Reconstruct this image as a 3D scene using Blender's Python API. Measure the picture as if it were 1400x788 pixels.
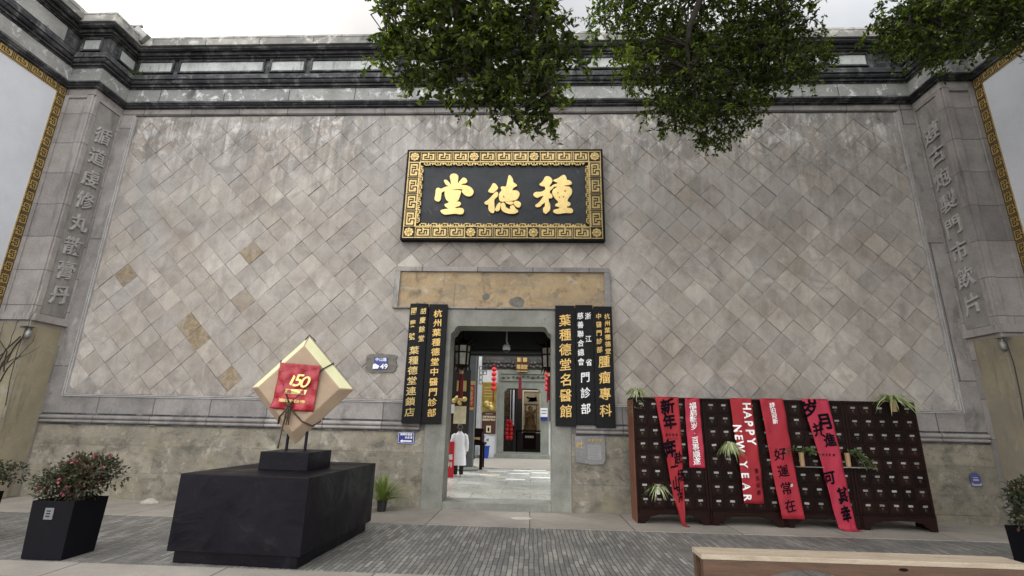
import bpy, bmesh, math, random
from math import sin, cos, pi, radians
from mathutils import Vector, Matrix
random.seed(7)
for _o in list(bpy.data.objects):
    bpy.data.objects.remove(_o)
scene = bpy.context.scene
COL = scene.collection

# ------------------------------------------------------------------ camera
CAM_D, CAM_H = 10.483, 1.7
YAW, PITCH, ROLL = radians(2.6), radians(15.36), radians(1.22)
_f = Vector((-sin(YAW) * cos(PITCH), cos(YAW) * cos(PITCH), sin(PITCH)))
_r0 = Vector((cos(YAW), sin(YAW), 0)); _u0 = _r0.cross(_f)
_r = cos(ROLL) * _r0 + sin(ROLL) * _u0
_u = -sin(ROLL) * _r0 + cos(ROLL) * _u0
cam = bpy.data.cameras.new('camera'); cam.sensor_width = 36; cam.lens = 665 / 1400 * 36
cam.clip_end = 2000; cam.clip_start = .05
camo = bpy.data.objects.new('camera', cam); COL.objects.link(camo)
camo.matrix_world = Matrix(((_r.x, _u.x, -_f.x, 0), (_r.y, _u.y, -_f.y, -CAM_D), (_r.z, _u.z, -_f.z, CAM_H), (0, 0, 0, 1)))
scene.camera = camo

# ------------------------------------------------------------------ sky, sun, exposure
SUN_DIR = Vector((-.58, .57, .58)).normalized()
SKY_STRENGTH, SUN_STRENGTH, EXPOSURE = .12, 1.0, 1.16
world = bpy.data.worlds.new('World'); scene.world = world; world.use_nodes = True
_n = world.node_tree.nodes; _l = world.node_tree.links; _n.clear()
_out = _n.new('ShaderNodeOutputWorld'); _bg = _n.new('ShaderNodeBackground')
_sky = _n.new('ShaderNodeTexSky'); _sky.sky_type = 'NISHITA'; _sky.sun_disc = False
_sky.sun_elevation = math.asin(SUN_DIR.z); _sky.sun_rotation = math.atan2(SUN_DIR.x, SUN_DIR.y)
_sky.air_density = 1.5; _sky.dust_density = 4
_tc = _n.new('ShaderNodeTexCoord')
_no = _n.new('ShaderNodeTexNoise'); _no.inputs['Scale'].default_value = 2.2; _no.inputs['Detail'].default_value = 6
_map = _n.new('ShaderNodeMapping'); _map.inputs['Scale'].default_value = (1, 1, 2.5)
_l.new(_tc.outputs['Generated'], _map.inputs['Vector']); _l.new(_map.outputs['Vector'], _no.inputs['Vector'])
_rp = _n.new('ShaderNodeValToRGB')
_rp.color_ramp.elements[0].position = .3; _rp.color_ramp.elements[0].color = (6.35, 6.55, 7.0, 1)
_rp.color_ramp.elements[1].position = .7; _rp.color_ramp.elements[1].color = (11.8, 11.65, 11.4, 1)
_l.new(_no.outputs['Fac'], _rp.inputs['Fac'])
_sep = _n.new('ShaderNodeSeparateXYZ'); _l.new(_tc.outputs['Generated'], _sep.inputs[0])
_mr = _n.new('ShaderNodeMapRange'); _mr.inputs['From Min'].default_value = .75; _mr.inputs['From Max'].default_value = -.7
_mr.inputs['To Min'].default_value = .25; _mr.inputs['To Max'].default_value = 1.5     # sky dimmed ahead and brightened behind, added as fill on the facade
_l.new(_sep.outputs['Y'], _mr.inputs['Value'])
_br = _n.new('ShaderNodeMixRGB'); _br.blend_type = 'MULTIPLY'; _br.inputs['Fac'].default_value = 1
_l.new(_rp.outputs['Color'], _br.inputs['Color1']); _l.new(_mr.outputs[0], _br.inputs['Color2'])
_mx = _n.new('ShaderNodeMixRGB'); _mx.inputs['Fac'].default_value = .93
_l.new(_sky.outputs['Color'], _mx.inputs['Color1']); _l.new(_br.outputs['Color'], _mx.inputs['Color2'])
_dot = _n.new('ShaderNodeVectorMath'); _dot.operation = 'DOT_PRODUCT'; _dot.inputs[1].default_value = SUN_DIR
_l.new(_tc.outputs['Generated'], _dot.inputs[0])
_pw = _n.new('ShaderNodeMath'); _pw.operation = 'POWER'; _pw.inputs[1].default_value = 420; _pw.use_clamp = True
_l.new(_dot.outputs['Value'], _pw.inputs[0])
_gl = _n.new('ShaderNodeMixRGB'); _gl.blend_type = 'ADD'; _gl.inputs['Fac'].default_value = 1
_sc = _n.new('ShaderNodeMixRGB'); _sc.blend_type = 'MIX'; _sc.inputs['Color1'].default_value = (0, 0, 0, 1); _sc.inputs['Color2'].default_value = (26, 25, 23, 1)
_l.new(_pw.outputs[0], _sc.inputs['Fac'])
_l.new(_mx.outputs['Color'], _gl.inputs['Color1']); _l.new(_sc.outputs['Color'], _gl.inputs['Color2'])
_l.new(_gl.outputs['Color'], _bg.inputs['Color']); _bg.inputs['Strength'].default_value = SKY_STRENGTH
_l.new(_bg.outputs['Background'], _out.inputs['Surface'])
_sl = bpy.data.lights.new('sun', 'SUN'); _sl.energy = SUN_STRENGTH; _sl.angle = radians(14); _sl.color = (1, .95, .88)
_so = bpy.data.objects.new('sun', _sl); COL.objects.link(_so)
_so.rotation_euler = SUN_DIR.to_track_quat('Z', 'Y').to_euler()
scene.view_settings.view_transform = 'Standard'; scene.view_settings.look = 'None'
scene.view_settings.exposure = EXPOSURE; scene.view_settings.gamma = 1
scene.view_settings.use_curve_mapping = False
scene.cycles.use_denoising = True
scene.cycles.max_bounces = 8; scene.cycles.sample_clamp_indirect = 6

# ------------------------------------------------------------------ materials
def _mat(name):
    m = bpy.data.materials.new(name); m.use_nodes = True
    nt = m.node_tree; b = nt.nodes['Principled BSDF']
    return m, nt, b
def c4(c): return (c[0], c[1], c[2], 1)
def nnode(nt, t, **kw):
    n = nt.nodes.new(t)
    for k, v in kw.items(): setattr(n, k, v)
    return n
def noise(nt, scale, detail=6, rough=.6, vec=None, stretch=None, dist=0):
    tc = nnode(nt, 'ShaderNodeTexCoord'); src = tc.outputs['Object'] if vec is None else vec
    if stretch:
        mp = nnode(nt, 'ShaderNodeMapping'); mp.inputs['Scale'].default_value = stretch
        nt.links.new(src, mp.inputs['Vector']); src = mp.outputs['Vector']
    n = nnode(nt, 'ShaderNodeTexNoise'); n.inputs['Scale'].default_value = scale
    n.inputs['Detail'].default_value = detail; n.inputs['Roughness'].default_value = rough
    n.inputs['Distortion'].default_value = dist
    nt.links.new(src, n.inputs['Vector']); return n.outputs['Fac']
def ramp(nt, fac, p0, c0, p1, c1):
    r = nnode(nt, 'ShaderNodeValToRGB'); e = r.color_ramp.elements
    e[0].position = p0; e[0].color = c4(c0) if len(c0) == 3 else c0
    e[1].position = p1; e[1].color = c4(c1) if len(c1) == 3 else c1
    nt.links.new(fac, r.inputs['Fac']); return r.outputs['Color']
def mix(nt, fac, a, b, mode='MIX'):
    n = nnode(nt, 'ShaderNodeMixRGB', blend_type=mode)
    for i, v in ((0, fac), (1, a), (2, b)):
        if isinstance(v, (int, float)): n.inputs[i].default_value = v
        elif isinstance(v, tuple): n.inputs[i].default_value = c4(v)
        else: nt.links.new(v, n.inputs[i])
    return n.outputs['Color']
def bump(nt, b, h, strength=.3, dist=.02, prev=None):
    n = nnode(nt, 'ShaderNodeBump'); n.inputs['Strength'].default_value = strength; n.inputs['Distance'].default_value = dist
    nt.links.new(h, n.inputs['Height'])
    if prev is not None: nt.links.new(prev, n.inputs['Normal'])
    nt.links.new(n.outputs['Normal'], b.inputs['Normal']); return n.outputs['Normal']
def plain(name, c, rough=.6, metal=0, var=.12, scale=8, bmp=.05, spec=.5, emit=0):
    m, nt, b = _mat(name)
    f = noise(nt, scale, 4)
    col = ramp(nt, f, .3, tuple(x * (1 - var) for x in c), .7, tuple(min(1, x * (1 + var)) for x in c))
    nt.links.new(col, b.inputs['Base Color'])
    b.inputs['Roughness'].default_value = rough; b.inputs['Metallic'].default_value = metal
    b.inputs['Specular IOR Level'].default_value = spec
    if bmp: bump(nt, b, noise(nt, scale * 6, 4), bmp, .01)
    if emit:
        nt.links.new(col, b.inputs['Emission Color']); b.inputs['Emission Strength'].default_value = emit
    return m
def stone(name, c1, c2, scale=2, rough=.88, bmp=.35, stains=(), grain=.25, joints=None, fine=45, spec=.3):
    """two-tone stone; stains: (colour, scale, stretch, lo, hi, amount); joints: (axis, width, row, mortar, colour, offset)"""
    m, nt, b = _mat(name)
    col = ramp(nt, noise(nt, scale, 8, .65), .32, c1, .68, c2)
    fg = noise(nt, fine, 5, .7)
    col = mix(nt, 1.0, col, ramp(nt, fg, .25, (1 - grain,) * 3, .75, (1 + grain * .6,) * 3), 'MULTIPLY')
    prev = None
    if joints:
        ax, bw, rh, mo, jc, off = joints
        tc = nnode(nt, 'ShaderNodeTexCoord'); sp = nnode(nt, 'ShaderNodeSeparateXYZ'); cb = nnode(nt, 'ShaderNodeCombineXYZ')
        nt.links.new(tc.outputs['Object'], sp.inputs[0])
        nt.links.new(sp.outputs[ax[0].upper()], cb.inputs[0]); nt.links.new(sp.outputs[ax[1].upper()], cb.inputs[1])
        mp = nnode(nt, 'ShaderNodeMapping'); mp.inputs['Location'].default_value = (off[0], off[1], 0)
        nt.links.new(cb.outputs[0], mp.inputs['Vector'])
        wob = nnode(nt, 'ShaderNodeTexNoise'); wob.inputs['Scale'].default_value = 3
        nt.links.new(mp.outputs['Vector'], wob.inputs['Vector'])
        wv = nnode(nt, 'ShaderNodeVectorMath', operation='MULTIPLY_ADD'); wv.inputs[1].default_value = (.02, .02, 0)
        nt.links.new(wob.outputs['Color'], wv.inputs[0]); nt.links.new(mp.outputs['Vector'], wv.inputs[2])
        bk = nnode(nt, 'ShaderNodeTexBrick'); nt.links.new(wv.outputs[0], bk.inputs['Vector'])
        bk.inputs['Scale'].default_value = 1; bk.inputs['Brick Width'].default_value = bw; bk.inputs['Row Height'].default_value = rh
        bk.inputs['Mortar Size'].default_value = mo; bk.inputs['Mortar Smooth'].default_value = .3
        bk.inputs['Color1'].default_value = (.78, .78, .78, 1); bk.inputs['Color2'].default_value = (1.15, 1.13, 1.1, 1)
        bk.inputs['Mortar'].default_value = (1, 1, 1, 1)
        col = mix(nt, 1.0, col, bk.outputs['Color'], 'MULTIPLY')
        col = mix(nt, bk.outputs['Fac'], col, jc)
        inv = nnode(nt, 'ShaderNodeMath', operation='SUBTRACT'); inv.inputs[0].default_value = 1
        nt.links.new(bk.outputs['Fac'], inv.inputs[1])
        prev = bump(nt, b, inv.outputs[0], .6, .012)
    for (sc_, s_, st_, lo, hi, amt) in stains:
        f = ramp(nt, noise(nt, s_, 7, .7, stretch=st_, dist=.4), lo, (0, 0, 0), hi, (amt,) * 3)
        col = mix(nt, f, col, sc_)
    nt.links.new(col, b.inputs['Base Color']); b.inputs['Roughness'].default_value = rough
    b.inputs['Specular IOR Level'].default_value = spec
    bump(nt, b, fg, bmp, .012, prev)
    return m
def tile_stone():
    m, nt, b = _mat('diamond slab stone')
    at = nnode(nt, 'ShaderNodeVertexColor', layer_name='tone')
    sp = nnode(nt, 'ShaderNodeSeparateColor'); nt.links.new(at.outputs['Color'], sp.inputs[0])
    big = noise(nt, .55, 7, .62, dist=.3)
    base = ramp(nt, big, .36, (.276, .243, .211), .64, (.408, .382, .350))
    pt = ramp(nt, sp.outputs[0], 0, (.79, .785, .785), 1, (1.15, 1.135, 1.115))
    col = mix(nt, 1.0, base, pt, 'MULTIPLY')
    # per-slab cloudy figure
    tc = nnode(nt, 'ShaderNodeTexCoord'); va = nnode(nt, 'ShaderNodeVectorMath', operation='MULTIPLY_ADD')
    va.inputs[1].default_value = (37, 51, 23); nt.links.new(at.outputs['Color'], va.inputs[0]); nt.links.new(tc.outputs['Object'], va.inputs[2])
    fig = noise(nt, 2.6, 8, .68, vec=va.outputs[0], stretch=(1, 1, .6), dist=.8)
    col = mix(nt, 1.0, col, ramp(nt, fig, .32, (.76, .75, .73), .68, (1.18, 1.165, 1.15)), 'MULTIPLY')
    col = mix(nt, sp.outputs[1], col, ramp(nt, noise(nt, 9, 6), .3, (.15, .11, .07), .7, (.33, .26, .17)))
    # height mask: weathering is heavier near the cornice
    sx = nnode(nt, 'ShaderNodeSeparateXYZ'); nt.links.new(tc.outputs['Object'], sx.inputs[0])
    mr = nnode(nt, 'ShaderNodeMapRange'); mr.inputs['From Min'].default_value = 7.0; mr.inputs['From Max'].default_value = 8.75
    nt.links.new(sx.outputs['Z'], mr.inputs['Value'])
    wh = ramp(nt, noise(nt, 3.2, 9, .72, stretch=(1, 1, .8), dist=1.2), .50, (0, 0, 0), .58, (.9,) * 3)
    whm = nnode(nt, 'ShaderNodeMath', operation='MULTIPLY'); nt.links.new(wh, whm.inputs[0]); nt.links.new(mr.outputs[0], whm.inputs[1])
    col = mix(nt, whm.outputs[0], col, (.55, .54, .52))
    dk = ramp(nt, noise(nt, 1.7, 9, .7, stretch=(1.4, 1, .5), dist=.7), .46, (0, 0, 0), .60, (.85,) * 3)
    dkm = nnode(nt, 'ShaderNodeMath', operation='MULTIPLY'); nt.links.new(dk, dkm.inputs[0]); nt.links.new(mr.outputs[0], dkm.inputs[1])
    col = mix(nt, dkm.outputs[0], col, (.13, .125, .115))
    mr3 = nnode(nt, 'ShaderNodeMapRange'); mr3.inputs['From Min'].default_value = 5.2; mr3.inputs['From Max'].default_value = 9.0
    nt.links.new(sx.outputs['Z'], mr3.inputs['Value'])
    rn = ramp(nt, noise(nt, 1.5, 8, .72, stretch=(3.0, 1, .25), dist=.7), .46, (0, 0, 0), .62, (.85,) * 3)
    rnm = nnode(nt, 'ShaderNodeMath', operation='MULTIPLY'); nt.links.new(rn, rnm.inputs[0]); nt.links.new(mr3.outputs[0], rnm.inputs[1])
    col = mix(nt, rnm.outputs[0], col, (.135, .125, .108))
    wash = ramp(nt, noise(nt, .42, 10, .74, dist=1.0), .48, (0, 0, 0), .60, (.5,) * 3)
    col = mix(nt, wash, col, (.345, .325, .305))
    sm = ramp(nt, noise(nt, 3.1, 10, .78, dist=1.4), .60, (0, 0, 0), .66, (.55,) * 3)
    col = mix(nt, sm, col, (.20, .18, .155))
    # drip streaks, old repairs and soot blotches all over
    st = ramp(nt, noise(nt, 2.2, 6, .6, stretch=(3.2, 1, .28)), .60, (0, 0, 0), .76, (.33,) * 3)
    col = mix(nt, st, col, (.46, .445, .43))
    so = ramp(nt, noise(nt, 1.1, 10, .76, dist=.9), .53, (0, 0, 0), .68, (.6,) * 3)
    col = mix(nt, so, col, (.17, .15, .14))
    mr2 = nnode(nt, 'ShaderNodeMapRange'); mr2.inputs['From Min'].default_value = 2.55; mr2.inputs['From Max'].default_value = 2.1
    nt.links.new(sx.outputs['Z'], mr2.inputs['Value'])
    lo = ramp(nt, noise(nt, 4, 9, .7, stretch=(1, 1, .7)), .45, (0, 0, 0), .6, (.6,) * 3)
    lom = nnode(nt, 'ShaderNodeMath', operation='MULTIPLY'); nt.links.new(lo, lom.inputs[0]); nt.links.new(mr2.outputs[0], lom.inputs[1])
    col = mix(nt, lom.outputs[0], col, (.12, .11, .11))
    ch = ramp(nt, noise(nt, 6.5, 10, .8, dist=1.6), .655, (0, 0, 0), .69, (.7,) * 3); col = mix(nt, ch, col, (.52, .505, .48))
    pi_ = ramp(nt, noise(nt, 11, 10, .8, dist=.6), .645, (0, 0, 0), .70, (.75,) * 3); col = mix(nt, pi_, col, (.10, .09, .08))
    fg = noise(nt, 60, 6, .7)
    col = mix(nt, 1.0, col, ramp(nt, fg, .25, (.80,) * 3, .75, (1.16,) * 3), 'MULTIPLY')
    nt.links.new(col, b.inputs['Base Color']); b.inputs['Roughness'].default_value = .85; b.inputs['Specular IOR Level'].default_value = .35
    p = bump(nt, b, noise(nt, 7, 8, .7), .25, .03); bump(nt, b, fg, .3, .006, p)
    return m
def paving(name, c1, c2, light, bw, rh, mo, jc, axes='yx', off=(0, 0), bias=-.2, lscale=1.2, rough=(.5, .85)):
    m, nt, b = _mat(name)
    tc = nnode(nt, 'ShaderNodeTexCoord'); sp = nnode(nt, 'ShaderNodeSeparateXYZ'); cb = nnode(nt, 'ShaderNodeCombineXYZ')
    nt.links.new(tc.outputs['Object'], sp.inputs[0])
    nt.links.new(sp.outputs[axes[0].upper()], cb.inputs[0]); nt.links.new(sp.outputs[axes[1].upper()], cb.inputs[1])
    mp = nnode(nt, 'ShaderNodeMapping'); mp.inputs['Location'].default_value = (off[0], off[1], 0); nt.links.new(cb.outputs[0], mp.inputs['Vector'])
    wob = nnode(nt, 'ShaderNodeTexNoise'); wob.inputs['Scale'].default_value = 1.6; nt.links.new(mp.outputs['Vector'], wob.inputs['Vector'])
    wv = nnode(nt, 'ShaderNodeVectorMath', operation='MULTIPLY_ADD'); wv.inputs[1].default_value = (.05, .05, 0)
    nt.links.new(wob.outputs['Color'], wv.inputs[0]); nt.links.new(mp.outputs['Vector'], wv.inputs[2])
    bk = nnode(nt, 'ShaderNodeTexBrick'); nt.links.new(wv.outputs[0], bk.inputs['Vector'])
    bk.inputs['Scale'].default_value = 1; bk.inputs['Brick Width'].default_value = bw; bk.inputs['Row Height'].default_value = rh
    bk.inputs['Mortar Size'].default_value = mo; bk.inputs['Mortar Smooth'].default_value = .4; bk.inputs['Bias'].default_value = bias
    bk.inputs['Color1'].default_value = c4(c1); bk.inputs['Color2'].default_value = c4(c2); bk.inputs['Mortar'].default_value = c4(jc)
    col = bk.outputs['Color']
    # worn pale patches, whole bricks at a time
    bk2 = nnode(nt, 'ShaderNodeTexBrick'); nt.links.new(wv.outputs[0], bk2.inputs['Vector'])
    for k, v in (('Scale', 1), ('Brick Width', bw), ('Row Height', rh), ('Mortar Size', 0), ('Bias', 0)): bk2.inputs[k].default_value = v
    bk2.inputs['Color1'].default_value = (0, 0, 0, 1); bk2.inputs['Color2'].default_value = (1, 1, 1, 1)
    lp = ramp(nt, noise(nt, lscale, 5, .6), .42, (0, 0, 0), .72, (.75,) * 3)
    lm = mix(nt, 1.0, lp, bk2.outputs['Color'], 'MULTIPLY'); lf = mix(nt, 1.0, lm, bk.outputs['Fac'], 'SUBTRACT')
    col = mix(nt, lf, col, light)
    col = mix(nt, 1.0, col, ramp(nt, noise(nt, .7, 7, .65), .3, (.72,) * 3, .7, (1.2,) * 3), 'MULTIPLY')
    fg = noise(nt, 70, 5, .7); col = mix(nt, 1.0, col, ramp(nt, fg, .25, (.75,) * 3, .75, (1.2,) * 3), 'MULTIPLY')
    nt.links.new(col, b.inputs['Base Color'])
    rr = ramp(nt, noise(nt, 2, 5), .3, (rough[0],) * 3, .7, (rough[1],) * 3); nt.links.new(rr, b.inputs['Roughness'])
    b.inputs['Specular IOR Level'].default_value = .4
    inv = nnode(nt, 'ShaderNodeMath', operation='SUBTRACT'); inv.inputs[0].default_value = 1; nt.links.new(bk.outputs['Fac'], inv.inputs[1])
    p = bump(nt, b, inv.outputs[0], .8, .01); bump(nt, b, fg, .35, .006, p)
    return m
def wood(name, c1, c2, axis=(1, 8, 8), scale=3, rough=.5, bmp=.2, spec=.5, rand=0):
    m, nt, b = _mat(name)
    f = noise(nt, scale, 8, .7, stretch=axis, dist=.8)
    col = ramp(nt, f, .3, c1, .7, c2)
    col = mix(nt, 1.0, col, ramp(nt, noise(nt, 40, 4, .6, stretch=axis), .3, (.8,) * 3, .7, (1.15,) * 3), 'MULTIPLY')
    if rand:
        oi = nnode(nt, 'ShaderNodeObjectInfo'); col = mix(nt, 1.0, col, ramp(nt, oi.outputs['Random'], 0, (1 - rand,) * 3, 1, (1 + rand,) * 3), 'MULTIPLY')
    nt.links.new(col, b.inputs['Base Color']); b.inputs['Roughness'].default_value = rough; b.inputs['Specular IOR Level'].default_value = spec
    bump(nt, b, f, bmp, .01); return m
def leafmat(name, c1, c2, c3, rough=.5, trans=.25, spec=.28):
    m, nt, b = _mat(name)
    at = nnode(nt, 'ShaderNodeVertexColor', layer_name='tone'); sp = nnode(nt, 'ShaderNodeSeparateColor'); nt.links.new(at.outputs['Color'], sp.inputs[0])
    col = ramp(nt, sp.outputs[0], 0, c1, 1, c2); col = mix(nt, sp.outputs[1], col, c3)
    nt.links.new(col, b.inputs['Base Color']); b.inputs['Roughness'].default_value = rough; b.inputs['Specular IOR Level'].default_value = spec
    tr = nnode(nt, 'ShaderNodeBsdfTranslucent'); nt.links.new(mix(nt, 1.0, col, (1.1, 1.35, .5), 'MULTIPLY'), tr.inputs['Color'])
    ms = nnode(nt, 'ShaderNodeMixShader'); ms.inputs[0].default_value = trans
    nt.links.new(b.outputs[0], ms.inputs[1]); nt.links.new(tr.outputs[0], ms.inputs[2])
    nt.links.new(ms.outputs[0], nt.nodes['Material Output'].inputs['Surface']); return m

M = {}
M['tile'] = tile_stone()
WHITE_ST = ((.5, .5, .49), 5, (1, 1, .7), .55, .66, .55)
M['border_stone'] = stone('border stone', (.20, .185, .175), (.33, .31, .295), 1.6, stains=(((.10, .09, .085), 2.2, (1, 1, .5), .52, .68, .7), ((.46, .45, .44), 4, (1, 1, .6), .6, .72, .5)), joints=('xz', 1.25, 3, .012, (.10, .09, .085), (0, .3)))
M['plinth_stone'] = stone('plinth stone', (.185, .165, .130), (.315, .288, .232), 1.3, stains=(((.13, .112, .092), 1.3, (1, 1, 1.3), .46, .66, .75), ((.42, .39, .33), 3.2, (1, 1, 1), .56, .66, .55), ((.07, .06, .055), 9, None, .62, .70, .6), ((.085, .078, .062), 2.4, (1, 1, 1.4), .50, .64, .75), ((.26, .235, .15), 1.1, (1, 1, 1.6), .52, .66, .5)), joints=('xz', 7.0, .54, .005, (.16, .14, .12), (0.9, .02)))
M['frame_stone'] = stone('door surround stone', (.155, .155, .135), (.265, .262, .228), 2.2, stains=(((.08, .08, .07), 8, (1, 1, .6), .64, .72, .7), ((.36, .35, .30), 2, (2, 1, .4), .58, .75, .4)), grain=.3)
M['pilaster_stone'] = stone('pilaster stone', (.22, .20, .188), (.34, .318, .305), 1.4, stains=(((.11, .10, .095), 1.5, (2, 2, .35), .54, .70, .8), ((.45, .44, .43), 4, (1, 1, .5), .62, .72, .4)), joints=('yz', 3, .78, .008, (.10, .09, .085), (0, 0)))
M['carved_stone'] = stone('carved letter stone', (.30, .285, .27), (.42, .405, .39), 3)
M['couplet_stone'] = stone('couplet panel stone', (.185, .172, .155), (.30, .28, .258), 1.6, stains=(((.10, .092, .085), 2.0, (1.5, 1.5, .4), .54, .68, .7), ((.42, .40, .38), 4, None, .62, .72, .5)))
M['letter_stone'] = stone('raised letter stone', (.31, .297, .28), (.43, .415, .395), 3, stains=(((.18, .17, .155), 3, None, .52, .66, .7),))
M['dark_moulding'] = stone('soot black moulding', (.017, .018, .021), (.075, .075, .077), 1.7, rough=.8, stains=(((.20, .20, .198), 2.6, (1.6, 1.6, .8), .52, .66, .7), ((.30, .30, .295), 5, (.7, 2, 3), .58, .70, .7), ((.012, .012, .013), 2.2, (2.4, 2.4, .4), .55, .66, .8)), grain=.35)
M['frieze_stone'] = stone('frieze slab stone', (.21, .21, .20), (.35, .35, .335), 1.8, stains=(((.62, .62, .60), 4.2, (1, 1, 1), .55, .63, .8), ((.07, .07, .07), 2.2, (1, 1, .6), .56, .68, .8)), joints=('xz', 1.7, 4, .012, (.06, .06, .06), (.3, 1)))
M['frieze_panel'] = stone('frieze panel lime wash', (.33, .345, .33), (.55, .565, .535), 2.5, stains=(((.12, .12, .11), 5, (3, 1, .5), .54, .68, .75),))
M['coping_stone'] = stone('coping stone with lichen', (.16, .155, .145), (.31, .30, .275), 1.6, stains=(((.50, .49, .43), 3.5, None, .52, .62, .75), ((.05, .05, .05), 2, (1, 1, .7), .58, .70, .8)), joints=('xz', 1.4, 3, .012, (.06, .06, .06), (0, 1)))
M['ochre_plaster'] = stone('ochre plaster', (.215, .185, .12), (.315, .275, .185), 1.1, stains=(((.20, .175, .14), .9, None, .46, .62, .8), ((.36, .34, .275), 2, None, .58, .70, .6), ((.12, .105, .085), 2.4, (2.5, 2.5, .3), .56, .70, .6)), grain=.14, bmp=.1)
M['tan_plaster'] = stone('tan tablet plaster', (.30, .212, .118), (.395, .298, .18), 1.8, stains=(((.13, .055, .032), 2.0, (2.2, 1, .10), .60, .68, .85), ((.42, .38, .30), 3, (1, 1, 1.5), .56, .66, .7), ((.12, .10, .075), 3.2, None, .52, .66, .8), ((.20, .175, .135), 1.2, (.6, 1, 2.4), .50, .64, .7)), grain=.24, bmp=.15)
M['grey_patch'] = plain('cement patch', (.14, .13, .11), .95, 0, .3, 14, .5)
M['white_wash'] = stone('white wash panel', (.50, .51, .54), (.58, .59, .62), .8, stains=(((.42, .42, .45), 1.2, None, .55, .75, .5),), grain=.07, bmp=.08)
M['gold'] = plain('gilding', (.46, .335, .135), .38, .6, .18, 10, .12)
M['gold_pale'] = plain('bright gilding', (.70, .515, .20), .36, .5, .12, 8, .08)
M['gold_board'] = plain('board letter gilding', (.60, .39, .12), .4, .4, .15, 10, .1)
M['gold_old'] = plain('old gilding', (.40, .27, .085), .5, .35, .25, 8, .2)
M['gold_dark'] = plain('fret groove brown', (.022, .015, .008), .7)
M['lacquer'] = plain('black lacquer', (.006, .0062, .007), .45, 0, .3, 3, .04, .12)
M['plaque_field'] = stone('plaque slate field', (.010, .011, .013), (.030, .032, .035), 2.2, rough=.5, stains=(((.16, .17, .175), 5, None, .62, .74, .45),), grain=.15, bmp=.08)
M['sticker_blue'] = plain('faded blue sticker', (.05, .06, .17), .6)
M['sticker_grey'] = plain('faded sticker print', (.32, .32, .34), .7)
M['carved_plate'] = plain('engraved field', (.235, .235, .232), .8)
M['white_paint'] = plain('white letter paint', (.78, .78, .76), .5, 0, .05)
M['blue_enamel'] = plain('blue enamel', (.012, .024, .19), .35, 0, .1)
M['paper_white'] = plain('white paper', (.72, .72, .70), .7, 0, .05)
M['slate'] = stone('slate tablet', (.15, .15, .148), (.23, .23, .225), 3)
M['street_brick'] = paving('street brick paving', (.135, .130, .120), (.215, .206, .19), (.38, .355, .31), .29, .064, .007, (.075, .071, .064))
M['granite'] = paving('granite slab paving', (.24, .215, .185), (.30, .27, .235), (.34, .31, .27), 1.75, 1.62, .012, (.10, .09, .08), axes='xy', bias=0, lscale=.6)
M['paving_slab'] = stone('dark paving slabs', (.13, .125, .115), (.20, .19, .175), 2, joints=('xy', 1.3, .55, .012, (.06, .056, .05), (-.75, .05)), stains=(((.08, .076, .07), 2, None, .52, .66, .7),))
M['ground'] = stone('street ground', (.12, .115, .11), (.18, .17, .16), .8)
M['hall_floor'] = paving('courtyard slab floor', (.46, .475, .43), (.53, .545, .495), (.58, .59, .54), 1.3, .75, .008, (.16, .165, .15), axes='xy', bias=0, rough=(.18, .4))
M['hall_floor_tan'] = stone('tan slab floor', (.30, .275, .235), (.37, .345, .30), 2.0)
M['dark_wood'] = wood('dark lacquered wood', (.0060, .0022, .0017), (.019, .0068, .0048), rough=.5, spec=.09)
M['drawer_wood'] = wood('drawer front wood', (.0045, .0018, .0015), (.016, .0058, .0042), axis=(1, 6, 6), scale=5, rough=.45, spec=.09, rand=.5)
M['red_wood'] = wood('reddish wood side', (.12, .035, .018), (.19, .062, .03), axis=(6, 6, 1), rough=.4)
M['bench_wood'] = wood('bench timber', (.060, .030, .016), (.125, .066, .036), axis=(1, 7, 9), scale=2.0, rough=.6, bmp=.35)
M['bench_top'] = wood('weathered bench top', (.30, .235, .165), (.48, .40, .30), axis=(1, 7, 7), scale=2.2, rough=.75, bmp=.4)
M['brass'] = plain('tarnished brass', (.10, .075, .04), .45, .7)
M['label_card'] = wood('drawer label card', (.19, .18, .165), (.28, .27, .25), rough=.8, rand=.4)
M['banner_red'] = plain('red banner cloth', (.27, .006, .013), .75, 0, .15, 3, .15)
M['banner_crimson'] = plain('crimson banner cloth', (.29, .008, .020), .75, 0, .15, 3, .15)
M['banner_pink'] = plain('pinkish banner cloth', (.33, .012, .036), .7, 0, .15, 3, .15)
M['ink'] = plain('black ink', (.006, .005, .008), .9, 0, .1, 8, 0, .04)
def vinyl():
    m, nt, b = _mat('black vinyl skin')
    f = noise(nt, 1.4, 8, .7, dist=.6)
    col = ramp(nt, f, .3, (.0032, .0026, .0045), .7, (.0078, .0066, .0095))
    col = mix(nt, ramp(nt, noise(nt, 2.3, 9, .72, dist=1.0), .58, (0, 0, 0), .72, (.7,) * 3), col, (.020, .019, .021))
    col = mix(nt, ramp(nt, noise(nt, 14, 8, .75, stretch=(1, 1, .3)), .66, (0, 0, 0), .74, (.6,) * 3), col, (.045, .043, .042))
    nt.links.new(col, b.inputs['Base Color'])
    nt.links.new(ramp(nt, f, .35, (.30,) * 3, .65, (.62,) * 3), b.inputs['Roughness']); b.inputs['Specular IOR Level'].default_value = .12
    q = bump(nt, b, noise(nt, 2.6, 3, .5, dist=1.2), .35, .03); bump(nt, b, noise(nt, 50, 4), .05, .005, q); return m
M['plinth_black'] = vinyl()
M['planter_black'] = plain('dark grey planter', (.0055, .0055, .0075), .7, 0, .12, 5, .05, .08)
M['kraft'] = stone('kraft paper', (.285, .205, .140), (.375, .275, .19), 3, rough=.8, grain=.08, fine=90, bmp=.2)
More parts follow.
